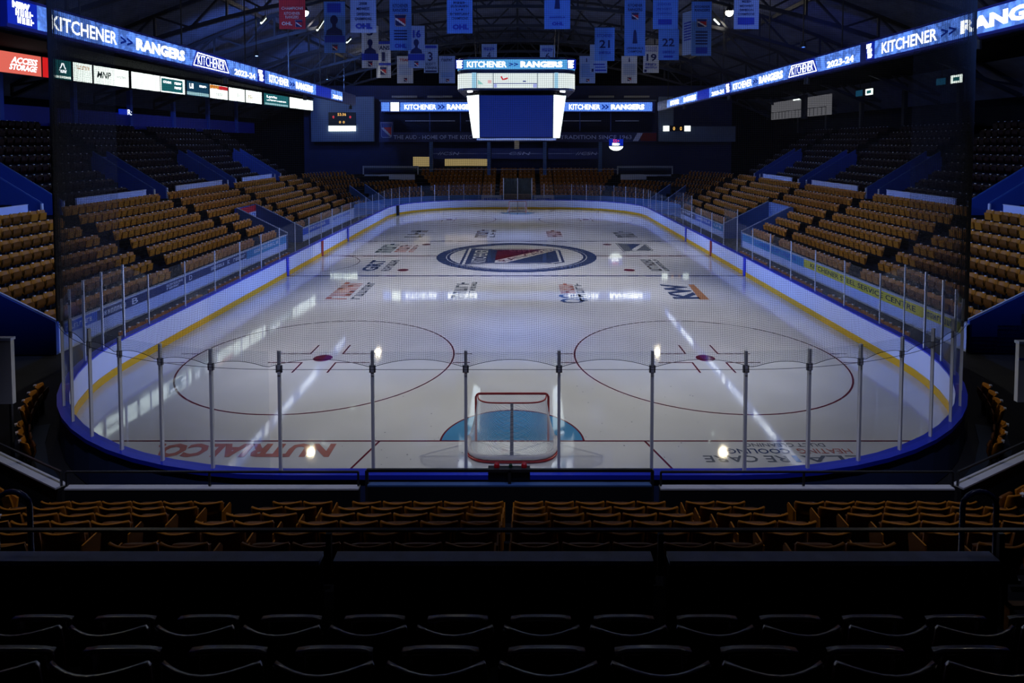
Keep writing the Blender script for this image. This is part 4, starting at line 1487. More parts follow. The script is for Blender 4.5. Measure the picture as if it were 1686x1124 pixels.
# ================================================================== RIBBON BOARDS
def ribbon(side, zb, zt, pieces, y0, y1, label):
    X = side * 17.1
    t = thing('ribbon_board', label, 'ribbon board', (X, (y0 + y1) / 2, zb), 'glowing ribbon boards')
    part('cabinet', MB().box(*sorted((X + side * .02, X + side * .35)), y0, min(y1 + 5, 62.8), zb - .12, zt + .1), mat('deep_blue_cabinet', (.02, .03, .25), .5), t)
    for k in range(6):
        yh = y0 + (min(y1 + 5, 62.8) - y0) * (k + .5) / 6
        part('hanger', MB().box(*sorted((X + side * .15, X + side * .2)), yh - .03, yh + .03, zt, roof_z(X)), M_DARK, t)
    H = zt - zb
    def yy(px_):
        py_ = 234 - (px_ - 855) * side * .26 * -1
        return atX(px_, 234 - abs(px_ - 855) * .26, X).y
    for kind, pa, pb, s_ in pieces:
        ya, yb = yy(pa), yy(pb)
        o = Vector((X - side * .012, ya, zb))
        r_ = Vector((0, yb - ya, 0))
        u_ = Vector((0, 0, H))
        if kind == 'F':
            part('screen', MB().quad(*[Vector((X, ya, zb)), Vector((X, yb, zb)), Vector((X, yb, zt)), Vector((X, ya, zt))]), E_BLUE, t)
        elif kind == 'D':
            part('screen', MB().quad(*[Vector((X - side * .005, ya, zb)), Vector((X - side * .005, yb, zb)), Vector((X - side * .005, yb, zt)), Vector((X - side * .005, ya, zt))]), E_DBLUE, t)
        elif kind == 'K':
            part('slogan_background', MB().quad(o + r_ * -.02, o + r_ * 1.05, o + r_ * .93 + u_, o + r_ * .10 + u_), E_DBLUE, t)
            o2 = o + Vector((-side * .004, 0, 0))
            part('slogan_outline', MB().tube([o2 + u_ * .1 + r_ * .03, o2 + u_ * .1 + r_ * 1.0, o2 + u_ * .85 + r_ * .88, o2 + u_ * .9 + r_ * .14], .03, 4, closed=True), E_WHITE, t)
            text('lettering', 'KITCHENER', o2 + r_ * .14 + u_ * .2, r_ * .74, u_ * .6, E_WHITE, t, -.01)
        elif kind == 'W':
            text('lettering', s_, o + u_ * .16, r_, u_ * .62, E_WHITE, t, .015)
        elif kind == 'B':
            text('lettering', s_, o + u_ * .16, r_, u_ * .62, E_WHITE, t, .05)
        elif kind == 'A':
            text('arrows', s_, o + u_ * .25, r_, u_ * .42, E_NAVYTXT, t, .03, 'dark blue arrows')
        elif kind == 'N':
            text('lettering', s_, o + u_ * .10, r_, u_ * .42, E_WHITE, t, .03)
        elif kind == 'L':
            text('lettering', 'NEW', o + u_ * .66 + r_ * .0, r_ * .8, u_ * .26, E_WHITE, t, .09)
            text('lettering', '~~~~~', o + u_ * .38 + r_ * .12, r_ * .85, u_ * .26, E_WHITE, t, .09)
            text('lettering', '~~~~~', o + u_ * .09 + r_ * .2, r_ * .8, u_ * .26, E_WHITE, t, .09)
ribbon(-1, 11.59, 12.46, [
    ('D', 12, 61, ''), ('L', 20, 56, ''), ('F', 61, 424, ''), ('W', 83, 192, 'KITCHENER'), ('A', 198, 218, '>>'), ('B', 224, 304, 'RANGERS'),
    ('K', 316, 376, ''), ('N', 386, 420, '2023-24'), ('D', 424, 436, ''), ('L', 425, 434, ''), ('F', 436, 564, ''), ('W', 443, 475, 'KITCHENER'),
    ('A', 477, 485, '>>'), ('B', 487, 515, 'RANGERS'), ('D', 520, 545, ''), ('N', 548, 563, '2023-24')], atX(12, 30, -17.1).y, atX(564, 160, -17.1).y,
    'long blue glowing ribbon board with white team name, left side')
ribbon(1, 11.55, 12.38, [
    ('D', 1426, 1440, ''), ('L', 1427, 1437, ''), ('F', 1440, 1790, ''), ('W', 1452, 1543, 'KITCHENER'), ('A', 1550, 1575, '>>'), ('B', 1582, 1776, 'RANGERS'),
    ('F', 1203, 1416, ''), ('L', 1195, 1202, ''), ('D', 1194, 1203, ''), ('W', 1207, 1238, 'KITCHENER'), ('A', 1240, 1248, '>>'), ('B', 1250, 1289, 'RANGERS'),
    ('K', 1298, 1345, ''), ('N', 1362, 1406, '2023-24'), ('F', 1098, 1194, ''), ('D', 1148, 1168, ''), ('W', 1104, 1118, 'KITCHENER'), ('B', 1126, 1146, 'RANGERS'), ('N', 1172, 1192, '2023-24')],
    atX(1790, 0, 17.1).y, atX(1098, 170, 17.1).y, 'long blue glowing ribbon board with white team name, right side')
# far ribbon
t = thing('ribbon_board', 'far blue glowing ribbon board with white team name behind the scoreboard', 'ribbon board', (0, 64, 11.5), 'glowing ribbon boards')
part('cabinet', MB().box(-17.4, 17.4, 64.02, 64.3, 11.4, 12.8), MATS['deep_blue_cabinet'], t)
def farx(p_):
    return atY(p_, 176, 64).x
def frect(pa, pb, m, nm='screen', dy=.0):
    part(nm, MB().quad((farx(pa), 64 - dy, 11.54), (farx(pb), 64 - dy, 11.54), (farx(pb), 64 - dy, 12.66), (farx(pa), 64 - dy, 12.66)), m, t)
frect(628, 641, E_BLUE)
frect(643, 657, E_WHITE2, 'logo_block')
frect(659, 1074, E_BLUE)
for pa, pb, s_, m_, bo in ((666, 718, 'KITCHENER', E_WHITE, .015), (721, 732, '>>', E_NAVYTXT, .03), (736, 785, 'RANGERS', E_WHITE, .05), (937, 988, 'KITCHENER', E_WHITE, .015), (991, 1002, '>>', E_NAVYTXT, .03), (1006, 1061, 'RANGERS', E_WHITE, .05)):
    text('lettering' if '>' not in s_ else 'arrows', s_, (farx(pa), 63.98, 11.75), (farx(pb) - farx(pa), 0, 0), (0, 0, .66), m_, t, bo)

# ================================================================== LEFT LIGHTBOX SIGNS
def strip_pt(px_):
    """line of sign boards running from (-26.5, 16.8) to (-23, 54.9)"""
    r = _ray(px_, 140)
    a = Vector((-27.8, 33.0))
    b = Vector((-25.7, 58.0))
    d = b - a
    # solve (CX + r0 t, CY + r1 t) = a + d k
    det = r[0] * -d.y + r[1] * d.x
    ex, ey = a.x - CX, a.y - CY
    tt = (ex * -d.y + ey * d.x) / det
    return Vector((CX + r[0] * tt, CY + r[1] * tt, 0))
def sign(pa, pb, m, label, words=(), extra=()):
    a, b = strip_pt(pa), strip_pt(pb)
    d = (b - a).normalized()
    n = Vector((d.y, -d.x, 0))
    Z = Vector((0, 0, 1))
    z0, z1 = 11.52, 12.72
    t = thing('lightbox_sign', label, 'lightbox sign', tuple((a + b) / 2 + Z * z0), 'lit advertising signs on the left')
    a, b = a + d * .05, b - d * .05
    part('case', MB().obox((a + b) / 2 + Z * (z0 + z1) / 2 - n * .12, d * ((b - a).length / 2 + .04), n * .11, Z * ((z1 - z0) / 2 + .04)), M_DARK, t)
    part('lit_face', MB().quad(a + Z * z0, b + Z * z0, b + Z * z1, a + Z * z1), m, t)
    r_ = b - a
    H = z1 - z0
    for (x0, x1, y0, y1, s_, mm, sl) in words:
        text('lettering', s_, a + r_ * x0 + Z * (z0 + H * y0) + n * .012, r_ * (x1 - x0), Z * H * (y1 - y0) + r_ * sl, mm, t, .02)
    for (x0, x1, y0, y1, mm, nm) in extra:
        o = a + n * .006
        part(nm, MB().quad(o + r_ * x0 + Z * (z0 + H * y0), o + r_ * x1 + Z * (z0 + H * y0), o + r_ * x1 + Z * (z0 + H * y1), o + r_ * x0 + Z * (z0 + H * y1)), mm, t)
DK = emit_mat('dark_sign_ink', (.02, .03, .03), .5)
sign(-60, 70, emit_mat('salmon_lightbox_glow', (.75, .14, .10), 1), 'red ACCESS STORAGE lightbox at the left edge', ((.58, .93, .50, .80, 'ACCESS', E_WHITE, .02), (.55, .92, .18, .46, 'STORAGE', E_WHITE, .02)))
sign(70, 84, E_RED2, 'narrow deep red lightbox right of the red storage sign')
sign(87, 119, E_TEAL, 'teal lightbox with mountain logo between red and white signs', ((.3, .75, .35, .5, '~~~~~~~', E_WHITE, 0), (.35, .7, .55, .85, '/\\', E_WHITE, 0)), ((.04, .96, .06, .18, E_WHITE2, 'white_strip'),))
sign(120, 153, E_WHITE2, 'white lightbox with orange heading left of the black-lettered sign', ((.15, .85, .66, .86, '~~~~~~~~~~~', E_ORANGE, 0),))
sign(154, 213, E_WHITE2, 'wide white lightbox with slanted black MNP letters', ((.08, .45, .35, .72, 'MNP', DK, .03), (.62, .9, .5, .6, '~~~~~~~~~~~', DK, 0)))
sign(216, 264, E_WHITE2, 'blank white lightbox left of the teal two-column sign')
sign(264, 305, E_WHITE2, 'white edged teal lightbox with two columns of small words', ((.1, .42, .6, .75, 'KITCHENER', E_WHITE, 0), (.55, .85, .6, .75, '~~~~~~~', E_WHITE, 0), (.55, .85, .3, .45, '~~~~~~~', E_WHITE, 0)), ((.03, .9, .08, .9, E_TEAL, 'teal_field'),))
sign(307, 344, E_TEALD, 'dark blue lightbox with white strip along its bottom', ((.1, .3, .5, .85, '~~~', E_WHITE, 0), (.55, .9, .66, .8, '~~~~~~', E_WHITE, 0)), ((.0, 1, .04, .26, emit_mat('pale_teal_glow', (.35, .6, .65), 1), 'pale_strip'),))
sign(345, 375, E_WHITE2, 'white lightbox with orange and red top corners', ((.1, .4, .58, .74, '~~~~', E_WHITE, 0), (.35, .7, .25, .4, '~~~~~~~~~~~', DK, 0)), ((.0, .5, .7, .98, E_ORANGE, 'orange_corner'), (.5, 1, .7, .98, E_RED2, 'red_corner')))
sign(376, 403, E_WHITE2, 'white lightbox with faint grey emblem, right of orange-topped sign', ((.5, .65, .35, .6, 'O', emit_mat('faint_grey_ink', (.5, .55, .5), 1), 0),))
sign(404, 431, E_WHITE2, 'white lightbox with faint yellow mark left of the last teal sign', ((.1, .4, .35, .6, 'S', emit_mat('faint_yellow_ink', (.8, .7, .4), 1), 0),))
sign(434, 475, E_TEAL, 'teal lightbox with white heading second from the far end', ((.1, .5, .6, .85, 'Lyric', E_WHITE, 0), (.1, .9, .4, .5, '~~~~~~~~~~~~~~~~', E_WHITE, 0)), ((.03, .97, .05, .2, emit_mat('pale_teal_glow', (.35, .6, .65), 1), 'pale_strip'),))
sign(476, 515, E_WHITE2, 'blank white lightbox at far end of the sign row')
# blue gallery wall under the signs (left) and dark balcony on the right
for s, nm in ((-1, 'left'), (1, 'right')):
    t = thing('gallery_balcony', 'dark blue gallery front behind the upper %s stand' % nm, 'balcony', (s * 33, 30, 8.6), 'side galleries')
    part('front_panel', MB().box(*sorted((s * 32.6, s * 32.8)), 0, 62, 8.7, 10.0), mat('deep_blue_gallery_paint', (.012, .02, .24), .5) if s < 0 else M_TREAD, t)
    part('ceiling_slab', MB().box(*sorted((s * 25.2, s * 35.5)), 0, 62, 12.95, 13.1), mat('matt_black_paint', (.003, .003, .004), .95, spec=.05), t)
    for k in range(9):
        y = 4 + 6.6 * k
        part('column', MB().box(*sorted((s * 32.4, s * 32.7)), y, y + .35, 8.7, 12.9), M_BLUEWALL if s < 0 else M_DARK, t)
t = thing('wall_monitor', 'tiny blue lit screen under the left gallery', 'screen', tuple(atX(205, 184, -32.4)))
a = atX(196, 188, -32.45); b = atX(218, 181, -32.45)
part('screen', MB().box(-32.5, -32.42, a.y, b.y, a.z, b.z), E_DBLUE, t)
text('lettering', 'R:', (-32.40, a.y + (b.y - a.y) * .6, a.z), (0, (b.y - a.y) * .3, 0), (0, 0, (b.z - a.z)), E_WHITE, t, 0)
# right side: lit room and hanging TVs
pA, pB = atX(1262, 190, 30), atX(1358, 155, 30)
y_near, y_far = atX(1358, 170, 30).y, atX(1262, 170, 30).y
t = thing('lit_landing', 'grey lit stair landing behind railings under the right ribbon board', 'room', (30, y_far, 9))
zb, zt = atX(1340, 190, 30).z, atX(1340, 157, 30).z
part('back_wall', MB().box(30.6, 30.7, y_near, y_far, zb, zt), E_ROOM, t)
part('column', MB().box(30.2, 30.5, atX(1322, 170, 30.2).y - .4, atX(1322, 170, 30.2).y + .4, zb - .2, zt + .3), M_DARK, t)
rl = MB()
for k in range(18):
    y = y_near + (y_far - y_near) * k / 17
    rl.box(30.1, 30.13, y - .02, y + .02, zb, zb + .75)
rl.box(30.09, 30.14, y_near, y_far, zb + .75, zb + .8)
part('railing', rl, M_RAIL, t)
part('tube_light', MB().box(30.3, 30.4, atX(1320, 160, 30.3).y, atX(1306, 160, 30.3).y, zt - .15, zt - .05), E_TUBE, t)
for k, (xa, xb, ya, yb, lit) in enumerate(((1409, 1421, 153, 160, 0), (1425, 1438, 149, 158, 1), (1541, 1558, 133, 142, 0), (1565, 1586, 128, 139, 1))):
    a, b = atX(xa, yb, 29.5), atX(xb, ya, 29.5)
    y0, y1 = sorted((a.y, b.y))
    z0, z1 = min(a.z, b.z), max(a.z, b.z)
    z1 = z0 + (y1 - y0) * .52
    t = thing('hanging_monitor', ('bright white', 'dark')[1 - lit] + ' monitor hanging over the right stand, %s pair' % ('far', 'near')[k // 2], 'monitor', (29.5, y0, z0), 'hanging monitors')
    part('frame', MB().box(29.5, 29.6, y0, y1, z0, z1), M_DARK, t)
    part('screen', MB().box(29.46, 29.5, y0 + .06, y1 - .06, z0 + .05, z1 - .05), E_WHITE2 if lit else E_TEALD, t)
    if lit:
        part('picture', MB().box(29.44, 29.46, y0 + (y1 - y0) * .25, y1 - (y1 - y0) * .25, z0 + (z1 - z0) * .3, z1 - (z1 - z0) * .3), E_TEAL, t)
    part('bracket', MB().box(29.54, 29.58, (y0 + y1) / 2 - .03, (y0 + y1) / 2 + .03, z1, 12.9), M_DARK, t)

# ================================================================== CENTRE SCOREBOARD
sb = thing('centre_scoreboard', 'large hanging scoreboard with white lit sides and dark blue front screen', 'scoreboard', (0, 25.9, 7.8))
def rsq(hw, rc, z, n=5, cy=25.9):
    pts = []
    for cx_, cy_, a0 in ((hw - rc, -(hw - rc), -90), (hw - rc, hw - rc, 0), (-(hw - rc), hw - rc, 90), (-(hw - rc), -(hw - rc), 180)):
        for k in range(n + 1):
            a = radians(a0 + 90 * k / n)
            pts.append((cx_ + rc * cos(a), cy + cy_ + rc * sin(a), z))
    return pts
def loft(rings, m, nm, parent, cap=False, label=None):
    mb = MB()
    n = len(rings[0])
    for r_ in rings:
        mb.v += r_
    for i in range(len(rings) - 1):
        for k in range(n):
            l = (k + 1) % n
            mb.f.append((i * n + k, i * n + l, (i + 1) * n + l, (i + 1) * n + k))
    if cap:
        mb.f.append(tuple(reversed(range(n))))
        mb.f.append(tuple((len(rings) - 1) * n + k for k in range(n)))
    return part(nm, mb, m, parent, label)
FYS = 25.9 - 3.6      # plane of the front screen
z = lambda py, Y=FYS: atY(855, py, Y).z
M_SBD = mat('dark_navy_scoreboard_case', (.008, .012, .06), .4)
HWS = 3.6
loft([rsq(HWS, 1.0, z(117)), rsq(HWS, 1.0, z(94))], M_SBD, 'upper_ring_case', sb, True)
loft([rsq(HWS + .02, 1.0, z(114)), rsq(HWS + .02, 1.0, z(98))], E_CYAN, 'upper_ring_screen', sb, False, 'cyan lit upper ring')
loft([rsq(HWS, 1.0, z(148)), rsq(HWS, 1.0, z(118))], M_SBD, 'lower_ring_case', sb, True)
loft([rsq(HWS + .02, 1.0, z(145)), rsq(HWS + .02, 1.0, z(120.5))], emit_mat('soft_white_ring_glow', (.74, .82, .80), 1.15), 'lower_ring_screen', sb, False, 'white lit lower ring')
yf = FYS - .03
def fx_(p_, Y=FYS):
    return atY(p_, 110, Y).x
def sq(pa, pb, ya, yb, m, nm, dy=.03, label=None):
    part(nm, MB().quad((fx_(pa), FYS - dy, z(yb)), (fx_(pb), FYS - dy, z(yb)), (fx_(pb), FYS - dy, z(ya)), (fx_(pa), FYS - dy, z(ya))), m, sb, label)
sq(750, 763, 98, 114, E_DBLUE, 'logo_field', .035)
sq(934, 948, 98, 114, E_DBLUE, 'logo_field', .035)
for pa in (752, 935):
    t_ = MB()
    for i_, s_ in enumerate(('NEW', '~~~~~', '~~~~~')):
        text('x', s_, (fx_(pa), FYS - .045, z(103.5 + i_ * 4.5)), (fx_(pa + 10) - fx_(pa), 0, 0), (0, 0, z(100) - z(104)), None, None, .09, mb=t_)
    part('logo_lettering', t_, E_WHITE, sb)
text('lettering', 'KITCHENER', (fx_(769), yf - .01, z(111)), (fx_(834) - fx_(769), 0, 0), (0, 0, z(101) - z(111)), E_WHITE, sb, .02)
text('arrows', '>>', (fx_(838), yf - .01, z(109)), (fx_(853) - fx_(838), 0, 0), (0, 0, z(103) - z(109)), E_NAVYTXT, sb, .03, 'dark blue arrows')
text('lettering', 'RANGERS', (fx_(857), yf - .01, z(111)), (fx_(926) - fx_(857), 0, 0), (0, 0, z(101) - z(111)), E_WHITE, sb, .05)
E_PC = emit_mat('pale_cyan_panel', (.35, .65, .85), 1)
sq(777, 784, 119.5, 145, E_PC, 'cyan_divider', .035)
sq(913, 919, 119.5, 145, E_PC, 'cyan_divider', .035)
for pa in (785, 812, 885, 911):
    sq(pa - .5, pa + .5, 119.5, 145, E_TEALD, 'divider', .04)
sq(812, 884, 137, 138.2, E_NAVYTXT, 'divider', .04)
sq(813, 818, 138.5, 144.5, emit_mat('violet_panel', (.4, .45, .85), 1), 'violet_tab', .04)
sq(878, 884, 138.5, 144.5, MATS['violet_panel'], 'violet_tab', .04)
part('red_emblem', MB().tube([(fx_(825), yf - .02, z(126)), (fx_(828), yf - .02, z(131)), (fx_(832), yf - .02, z(130)), (fx_(836), yf - .02, z(128.5))], .05, 5), E_RED2, sb, 'small dark red emblem')
sq(861, 866, 133, 135, E_NAVYTXT, 'small_mark', .04)
part('green_triangle', MB().poly([(fx_(787), yf - .01, z(139)), (fx_(796), yf - .01, z(139)), (fx_(787), yf - .01, z(131))]), emit_mat('mint_panel', (.3, .65, .6), 1), sb)
sq(803, 809, 132, 137, emit_mat('pink_panel', (.85, .5, .5), 1), 'pink_mark', .04)
# lower screens with tapering white corners
DT, DB, HWI = 3.1, 2.72, 2.28
zt, zb = z(156, 25.9 - DT), z(227, 25.9 - DB)
def R3(k, x, y, zz):
    a = k * pi / 2
    return (x * cos(a) - y * sin(a), 25.9 + x * sin(a) + y * cos(a), zz)
body = MB()
body.poly([R3(k, x, -DB + .05, zb) for k in range(4) for x in (-HWI + .1, HWI - .1)][::-1])
body.poly([R3(k, x, -DT + .02, zt) for k in range(4) for x in (-HWI, HWI)])
for k in range(4):
    body.quad(R3(k, -HWI, -DB + .02, zb), R3(k, HWI, -DB + .02, zb), R3(k, HWI, -DT + .02, zt), R3(k, -HWI, -DT + .02, zt))
part('lower_case', body, M_SBD, sb)
part('neck', MB().box(-1.6, 1.6, 24.3, 27.5, zt, z(147)), M_SBD, sb)
for k in range(4):
    part('video_screen', MB().quad(R3(k, -HWI + .04, -DB - .01, zb + .05), R3(k, HWI - .04, -DB - .01, zb + .05), R3(k, HWI - .04, -DT - .01, zt - .05), R3(k, -HWI + .04, -DT - .01, zt - .05)), E_SCREEN, sb, 'dim blue video screen')
    part('corner_light_panel', MB().quad(R3(k, HWI, -DB, zb), R3(k, DB, -HWI, zb), R3(k, DT, -HWI, zt), R3(k, HWI, -DT, zt)), E_WHITE2, sb, 'white lit corner panel')
    c_ = Vector(R3(k, 2.85, -2.85, zt + .25))
    part('corner_spot', MB().obox(c_, Vector(R3(k, .12, .12, 0)) - Vector((0, 25.9, 0)), Vector(R3(k, -.05, .05, 0)) - Vector((0, 25.9, 0)), (0, 0, .08)), E_WHITE, sb)
    part('corner_bracket', MB().tube([c_ + Vector((0, 0, .05)), Vector((c_.x * .9, 25.9 + (c_.y - 25.9) * .9, z(147)))], .03, 4), M_DARK, sb)
part('bottom_rim', MB().box(-2.45, 2.45, 25.9 - 2.75, 25.9 + 2.75, zb - .14, zb - .02), M_ALU, sb, 'silver bottom rim')
part('camera_pod', MB().box(-.15, .18, 25.5, 25.9, zb - .7, zb - .16), mat('beige_pod', (.3, .25, .16), .6), sb)
for x in (-2.5, 2.5):
    for y in (23.4, 28.4):
        part('hanging_cable', MB().tube([(x, y, z(95)), (x * 1.2, y, 20)], .03, 5), M_DARK, sb)

# ================================================================== ROOF TRUSSES AND LAMPS
for k in range(10):
    Y = -6 + 8.2 * k
    t = thing('roof_truss', 'dark steel roof truss crossing the hall, %s from the camera end' % ordn(k + 1), 'roof truss', (0, Y, 16), 'roof trusses')
    tops = [(x, Y, roof_z(x) - .35) for x in [-34 + 68 * i / 28 for i in range(29)]]
    bots = [(x, Y, roof_z(x) - .35 - 2.4 * max(.25, 1 - (abs(x) / 40) ** 2)) for x in [-34 + 68 * i / 28 for i in range(29)]]
    part('top_chord', MB().tube(tops, .16, 4), M_TRUSS, t)
    part('bottom_chord', MB().tube(bots, .18, 4), M_TRUSS, t)
    wb = MB()
    for i in range(28):
        a, b = (tops[i], bots[i + 1]) if (i % 2) == 0 else (bots[i], tops[i + 1])
        wb.tube([a, b], .10, 4)
        if i % 2 == 0:
            wb.tube([tops[i], bots[i]], .10, 4)
    part('web_bars', wb, M_TRUSS, t)
mb = MB()
for k, x in enumerate((-27, -20.5, -13, -6.5, 0, 6.5, 13, 20.5, 27)):
    solo('roof_purlin', MB().box(x - .12, x + .12, -8, 70, roof_z(x) - .34, roof_z(x) - .06), M_TRUSS, 'long dark roof beam running towards the far end, %s from left' % ordn(k + 1), 'roof beam', 'roof beams')
LAMPS = []
for s, nm in ((-1, 'left'), (1, 'right')):
    for k, Y in enumerate((10.4, 35.0, 59.6)):
        X = s * 17.0
        Z = 17.95
        t = thing('arena_lamp', 'round warm white arena lamp hanging over the %s side, %s from the camera' % (nm, ordn(k + 1)), 'lamp', (X, Y, Z), 'arena lamps')
        part('bulb', MB().lathe((X, Y, Z), [(.001, -.30)] + [(.30 * cos(a * pi / 12), .30 * sin(a * pi / 12)) for a in range(-5, 3)], 16), E_LAMP, t, 'glowing warm bulb', smooth=True)
        part('reflector', MB().lathe((X, Y, Z), [(.34, .08), (.20, .35), (.12, .6), (.001, .62)], 16), M_TRUSS, t, smooth=True)
        part('hanger', MB().box(X - .03, X + .03, Y - .03, Y + .03, Z + .6, roof_z(X)), M_TRUSS, t)
        l = bpy.data.lights.new('arena_lamp_light', 'SPOT')
        l.energy = ICE_SPOT * (1.35, 1.0, .9)[k]
        l.color = (1.0, .93, .78)
        l.spot_size = radians(72)
        l.spot_blend = .9
        l.shadow_soft_size = .3
        lo = bpy.data.objects.new('arena_lamp_light', l)
        lo.parent = t
        lo.location = (0, 0, -.35)
        tgt = Vector((-s * 1.0, 11 if k == 0 else 26 if k == 1 else 47, 0))
        lo.rotation_euler = (tgt - Vector((X, Y, Z))).to_track_quat('-Z', 'Y').to_euler()
        COL.objects.link(lo)
for k, (pa, pb, ya, yb, Y) in enumerate(((522, 533, 50, 33, 33), (571, 577, 70, 64, 40), (1176, 1184, 32, 40, 36), (430, 437, 38, 30, 28))):
    a, b = atY(pa, ya, Y), atY(pb, yb, Y + 1.5)
    t = thing('tube_light', 'short white tube light under the roof, %s' % ('left of the first portrait banner', 'by the third blue banner', 'beside the right lamp', 'near the left red banner')[k], 'light', tuple(a), 'roof tube lights')
    part('tube', MB().tube([a, b], .07, 6), E_TUBE, t)
    part('housing', MB().tube([a + Vector((0, 0, .12)), b + Vector((0, 0, .12))], .09, 4), M_TRUSS, t)
    part('hanger', MB().tube([b + Vector((0, 0, .1)), Vector((b.x, b.y, roof_z(b.x)))], .02, 4), M_TRUSS, t)
# added fill spots in made-up housings, giving the blue cast and near light
def wash(x, y, z_, tgt, pw, ang, label, up=None, group='added blue fill lights', col=(.14, .30, 1.0)):
    t = thing('added_fill_light', label, 'stage light', (x, y, z_), group)
    part('housing', MB().lathe((x, y, z_), [(.001, .3), (.14, .28), (.16, -.05), (.10, -.07)], 12), M_DARK, t)
    part('bracket', MB().box(x - .03, x + .03, y - .03, y + .03, z_ + .25, (up or z_ + .5) - .07), M_DARK, t)
    l = bpy.data.lights.new('added_fill_beam', 'SPOT')
    l.energy = pw
    l.color = col
    l.spot_size = radians(ang)
    l.spot_blend = .8
    l.shadow_soft_size = .15
    lo = bpy.data.objects.new('added_fill_beam', l)
    lo.parent = t
    lo.location = (0, 0, -.12)
    lo.rotation_euler = (Vector(tgt) - Vector((x, y, z_))).to_track_quat('-Z', 'Y').to_euler()
    COL.objects.link(lo)
for k, x in enumerate((-12, 0, 12)):  # added to throw blue light on the banners
    wash(x, 2.0, 16.2, (x * .3, 34, 15.5), BLUE_FILL * 2.2, 64, 'added blue fill spot on the roof truss over the near end, %s from left' % ordn(k + 1), roof_z(x))
for s, nm in ((-1, 'left'), (1, 'right')):
    for k, yv in enumerate((7.5, 21, 34.5, 48)):
        wash(s * 16.9, yv, 11.0, (-s * 15.5, yv + (3 if k == 0 else 0), .6), SIDE_FILL, 42, 'added blue fill spot under the %s ribbon board, %s from the camera' % (nm, ordn(k + 1)), 11.5)  # added to turn the opposite boards blue
    wash(s * 6, -8, 15.5, (s * 24, 24, 5), BLUE_FILL * 7, 52, 'added blue fill spot above the view aimed at the %s stand walls' % nm, roof_z(6))  # added out of view to lift the entrance and end walls
    wash(s * 5, -8.5, 15.5, (s * 5, -3.0, 1), NEAR_FILL, 56, 'added pale fill spot over the %s half of the near glass' % nm, roof_z(5), 'added near fill lights', (.62, .66, 1.0))  # added out of view to brighten near posts and wall caps
wash(-18, 28, 13.6, (-24, 42, 17), 7000, 95, 'added blue uplight on the left roof trusses, nearer one', 17, 'added roof uplights')  # added for the blue patches on the left roof deck
wash(-18, 44, 13.6, (-22, 56, 17), 5000, 95, 'added blue uplight on the left roof trusses, farther one', 17, 'added roof uplights')
wash(18, 24, 13.6, (26, 38, 15.5), 1500, 80, 'added deep blue uplight on the right roof trusses', 17, 'added roof uplights', (.03, .10, 1.0))  # added for a little blue on the right roof beams

